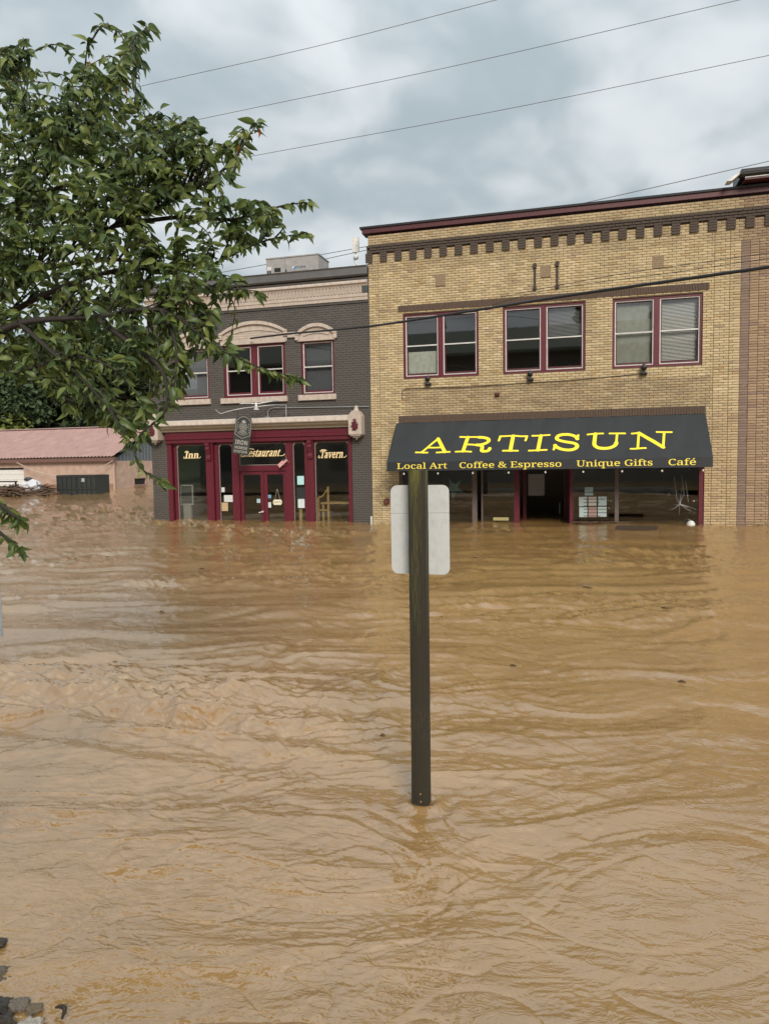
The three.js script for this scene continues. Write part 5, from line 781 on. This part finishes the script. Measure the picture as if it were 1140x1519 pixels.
// ------------------------------------------------------------------ bank, stones and floating bits
{
  const g = new THREE.PlaneGeometry(14, 5, 120, 60).rotateX(-Math.PI / 2).translate(0, 0, 20.5), p = g.attributes.position; for (let i = 0; i < p.count; i++) { const x = p.getX(i), z = p.getZ(i); p.setY(i, -0.95 + smooth(18.0, 19.6, z - 0.12 * x * 0 + (x < -1 ? 0.25 * smooth(-1.2, -2.6, x) : -0.12)) * 1.12 * (1 - smooth(21.2, 22.8, z)) * (1 - smooth(4.5, 6.6, Math.abs(x))) + 0.05 * N2(x * 2, z * 2)); } g.computeVertexNormals();
  structure('river_bank', g, painted(0.085, 0.075, 0.062, 0.95, 1.5, 0.02));
  const R = rng(15), stone = (px, py, s, label, c, lift = 0) => { const w = onWater(px, py), q = new THREE.IcosahedronGeometry(s *= 0.78, 5), a = q.attributes.position; const o = R() * 50; for (let i = 0; i < a.count; i++) { const v = V().fromBufferAttribute(a, i), n = 1 + 0.35 * N3(v.x / s * 0.9 + o, v.y / s * 0.9, v.z / s * 0.9) + 0.16 * N3(v.x / s * 2.6 + o, v.y / s * 2.6, v.z / s * 2.6) + 0.07 * N3(v.x / s * 7 + o, v.y / s * 7, v.z / s * 7); a.setXYZ(i, v.x * n * 1.25, v.y * n * 0.7, v.z * n); } q.computeVertexNormals(); const m = obj('stone', q.translate(w.x, -s * 0.30 + lift, w.z), painted(...c.map(x => x * 0.8), 0.5, 9, 0.006), scene); return tag(m, label, 'stone', 'stones at the edge of the flood'); };
  stone(4, 1488, 0.040, 'dark wet stone lowest on the bank beside the speckled stone', [0.075, 0.068, 0.06]);
  stone(27, 1488, 0.036, 'speckled grey stone between the dark stone and the white stone', [0.26, 0.22, 0.17]);
  stone(50, 1492, 0.028, 'small tan stone just breaking the water beside the speckled stone', [0.26, 0.20, 0.13], -0.006);
  stone(45, 1517, 0.038, 'bright white stone at the foot of the bank', [0.60, 0.56, 0.48]);
  stone(2, 1442, 0.05, 'long grey streaked stone at the top of the stony edge', [0.20, 0.165, 0.125], -0.01);
  stone(-2, 1398, 0.03, 'small dark stone barely showing above the streaked stone', [0.09, 0.075, 0.06]);
  stone(1, 1515, 0.045, 'dark stone beside the bright white stone', [0.08, 0.065, 0.05]);
  const tw = onWater(92, 1500); tag(obj('driftwood', [tubeTaper([V(tw.x - 0.035, -0.004, tw.z - 0.012), V(tw.x - 0.01, 0.008, tw.z - 0.008), V(tw.x + 0.012, 0.010, tw.z), V(tw.x + 0.018, -0.006, tw.z + 0.022)], [0.003, 0.007, 0.008, 0.004], 9), tubeTaper([V(tw.x - 0.005, 0.008, tw.z - 0.006), V(tw.x + 0.002, 0.018, tw.z + 0.004), V(tw.x - 0.004, 0.022, tw.z + 0.014)], [0.004, 0.003, 0.001], 6)], painted(0.06, 0.042, 0.028, 0.85, 9, 0.004), scene), 'short dark snag at the edge of the flood near the stones', 'stick');
  const bt = onWater(568, 1098); tag(obj('driftwood', tube([V(bt.x - 0.03, 0.0, bt.z), V(bt.x, 0.035, bt.z), V(bt.x + 0.02, 0.01, bt.z + 0.02), V(bt.x + 0.05, 0.0, bt.z + 0.03)], 0.012, 14), painted(0.13, 0.07, 0.035, 0.8, 4), scene), 'small brown clump of drift floating beside the wooden post', 'debris');
  { const L = [], Q = rng(61); for (let i = 0; i < 170; i++) { const x = -0.15 + 1.5 * Q(), z = 0.02 + 0.34 * Q() * Q(), a = (Q() - .5) * 1.6, l = 0.03 + 0.16 * Q() * Q(); L.push(bar(V(x - Math.cos(a) * l, 0.01 + 0.05 * Q(), z - Math.sin(a) * l * 0.5), V(x + Math.cos(a) * l, 0.01 + 0.07 * Q(), z + Math.sin(a) * l * 0.5), 0.004 + 0.010 * Q(), 0.003 + 0.006 * Q(), 5)); } tag(obj('drift_mat', L, painted(0.11, 0.07, 0.04, 0.9, 3), scene), 'mat of brown twigs caught under the papers at the café window', 'debris', null, 'stuff');
    [[612, 806, 0.10], [430, 812, 0.07], [705, 828, 0.06], [870, 872, 0.08], [985, 905, 0.05], [300, 842, 0.07], [760, 985, 0.03], [240, 905, 0.05], [1010, 1010, 0.03]].forEach(([x, y, l], i) => { const w = onWater(x, y), a = (Q() - .5) * 1.2, hh = waterHeight(w.x, w.z, 10) + 0.004; tag(obj('floating_twig', tubeTaper([V(w.x - Math.cos(a) * l, hh - 0.004, w.z - Math.sin(a) * l), V(w.x, hh + 0.008, w.z + 0.2 * l), V(w.x + Math.cos(a) * l, hh, w.z + Math.sin(a) * l)], [0.003, 0.010, 0.004], 6), painted(0.09, 0.055, 0.03, 0.8, 5), scene), 'thin brown twig drifting on the open flood', 'twig', 'twigs drifting on the flood'); }); }
  const pl = onWater(943, 787); tag(obj('floating_plank', extrude([[-0.5, -0.03], [0.45, -0.02], [0.5, 0.01], [0.1, 0.04], [-0.4, 0.03]], 0.10).rotateX(-Math.PI / 2 + 0.1).translate(pl.x, 0.02, pl.z), painted(0.05, 0.032, 0.02, 0.8, 3), scene), 'dark splintered board floating in front of the café window', 'plank');
}

renderer.render(scene, camera);
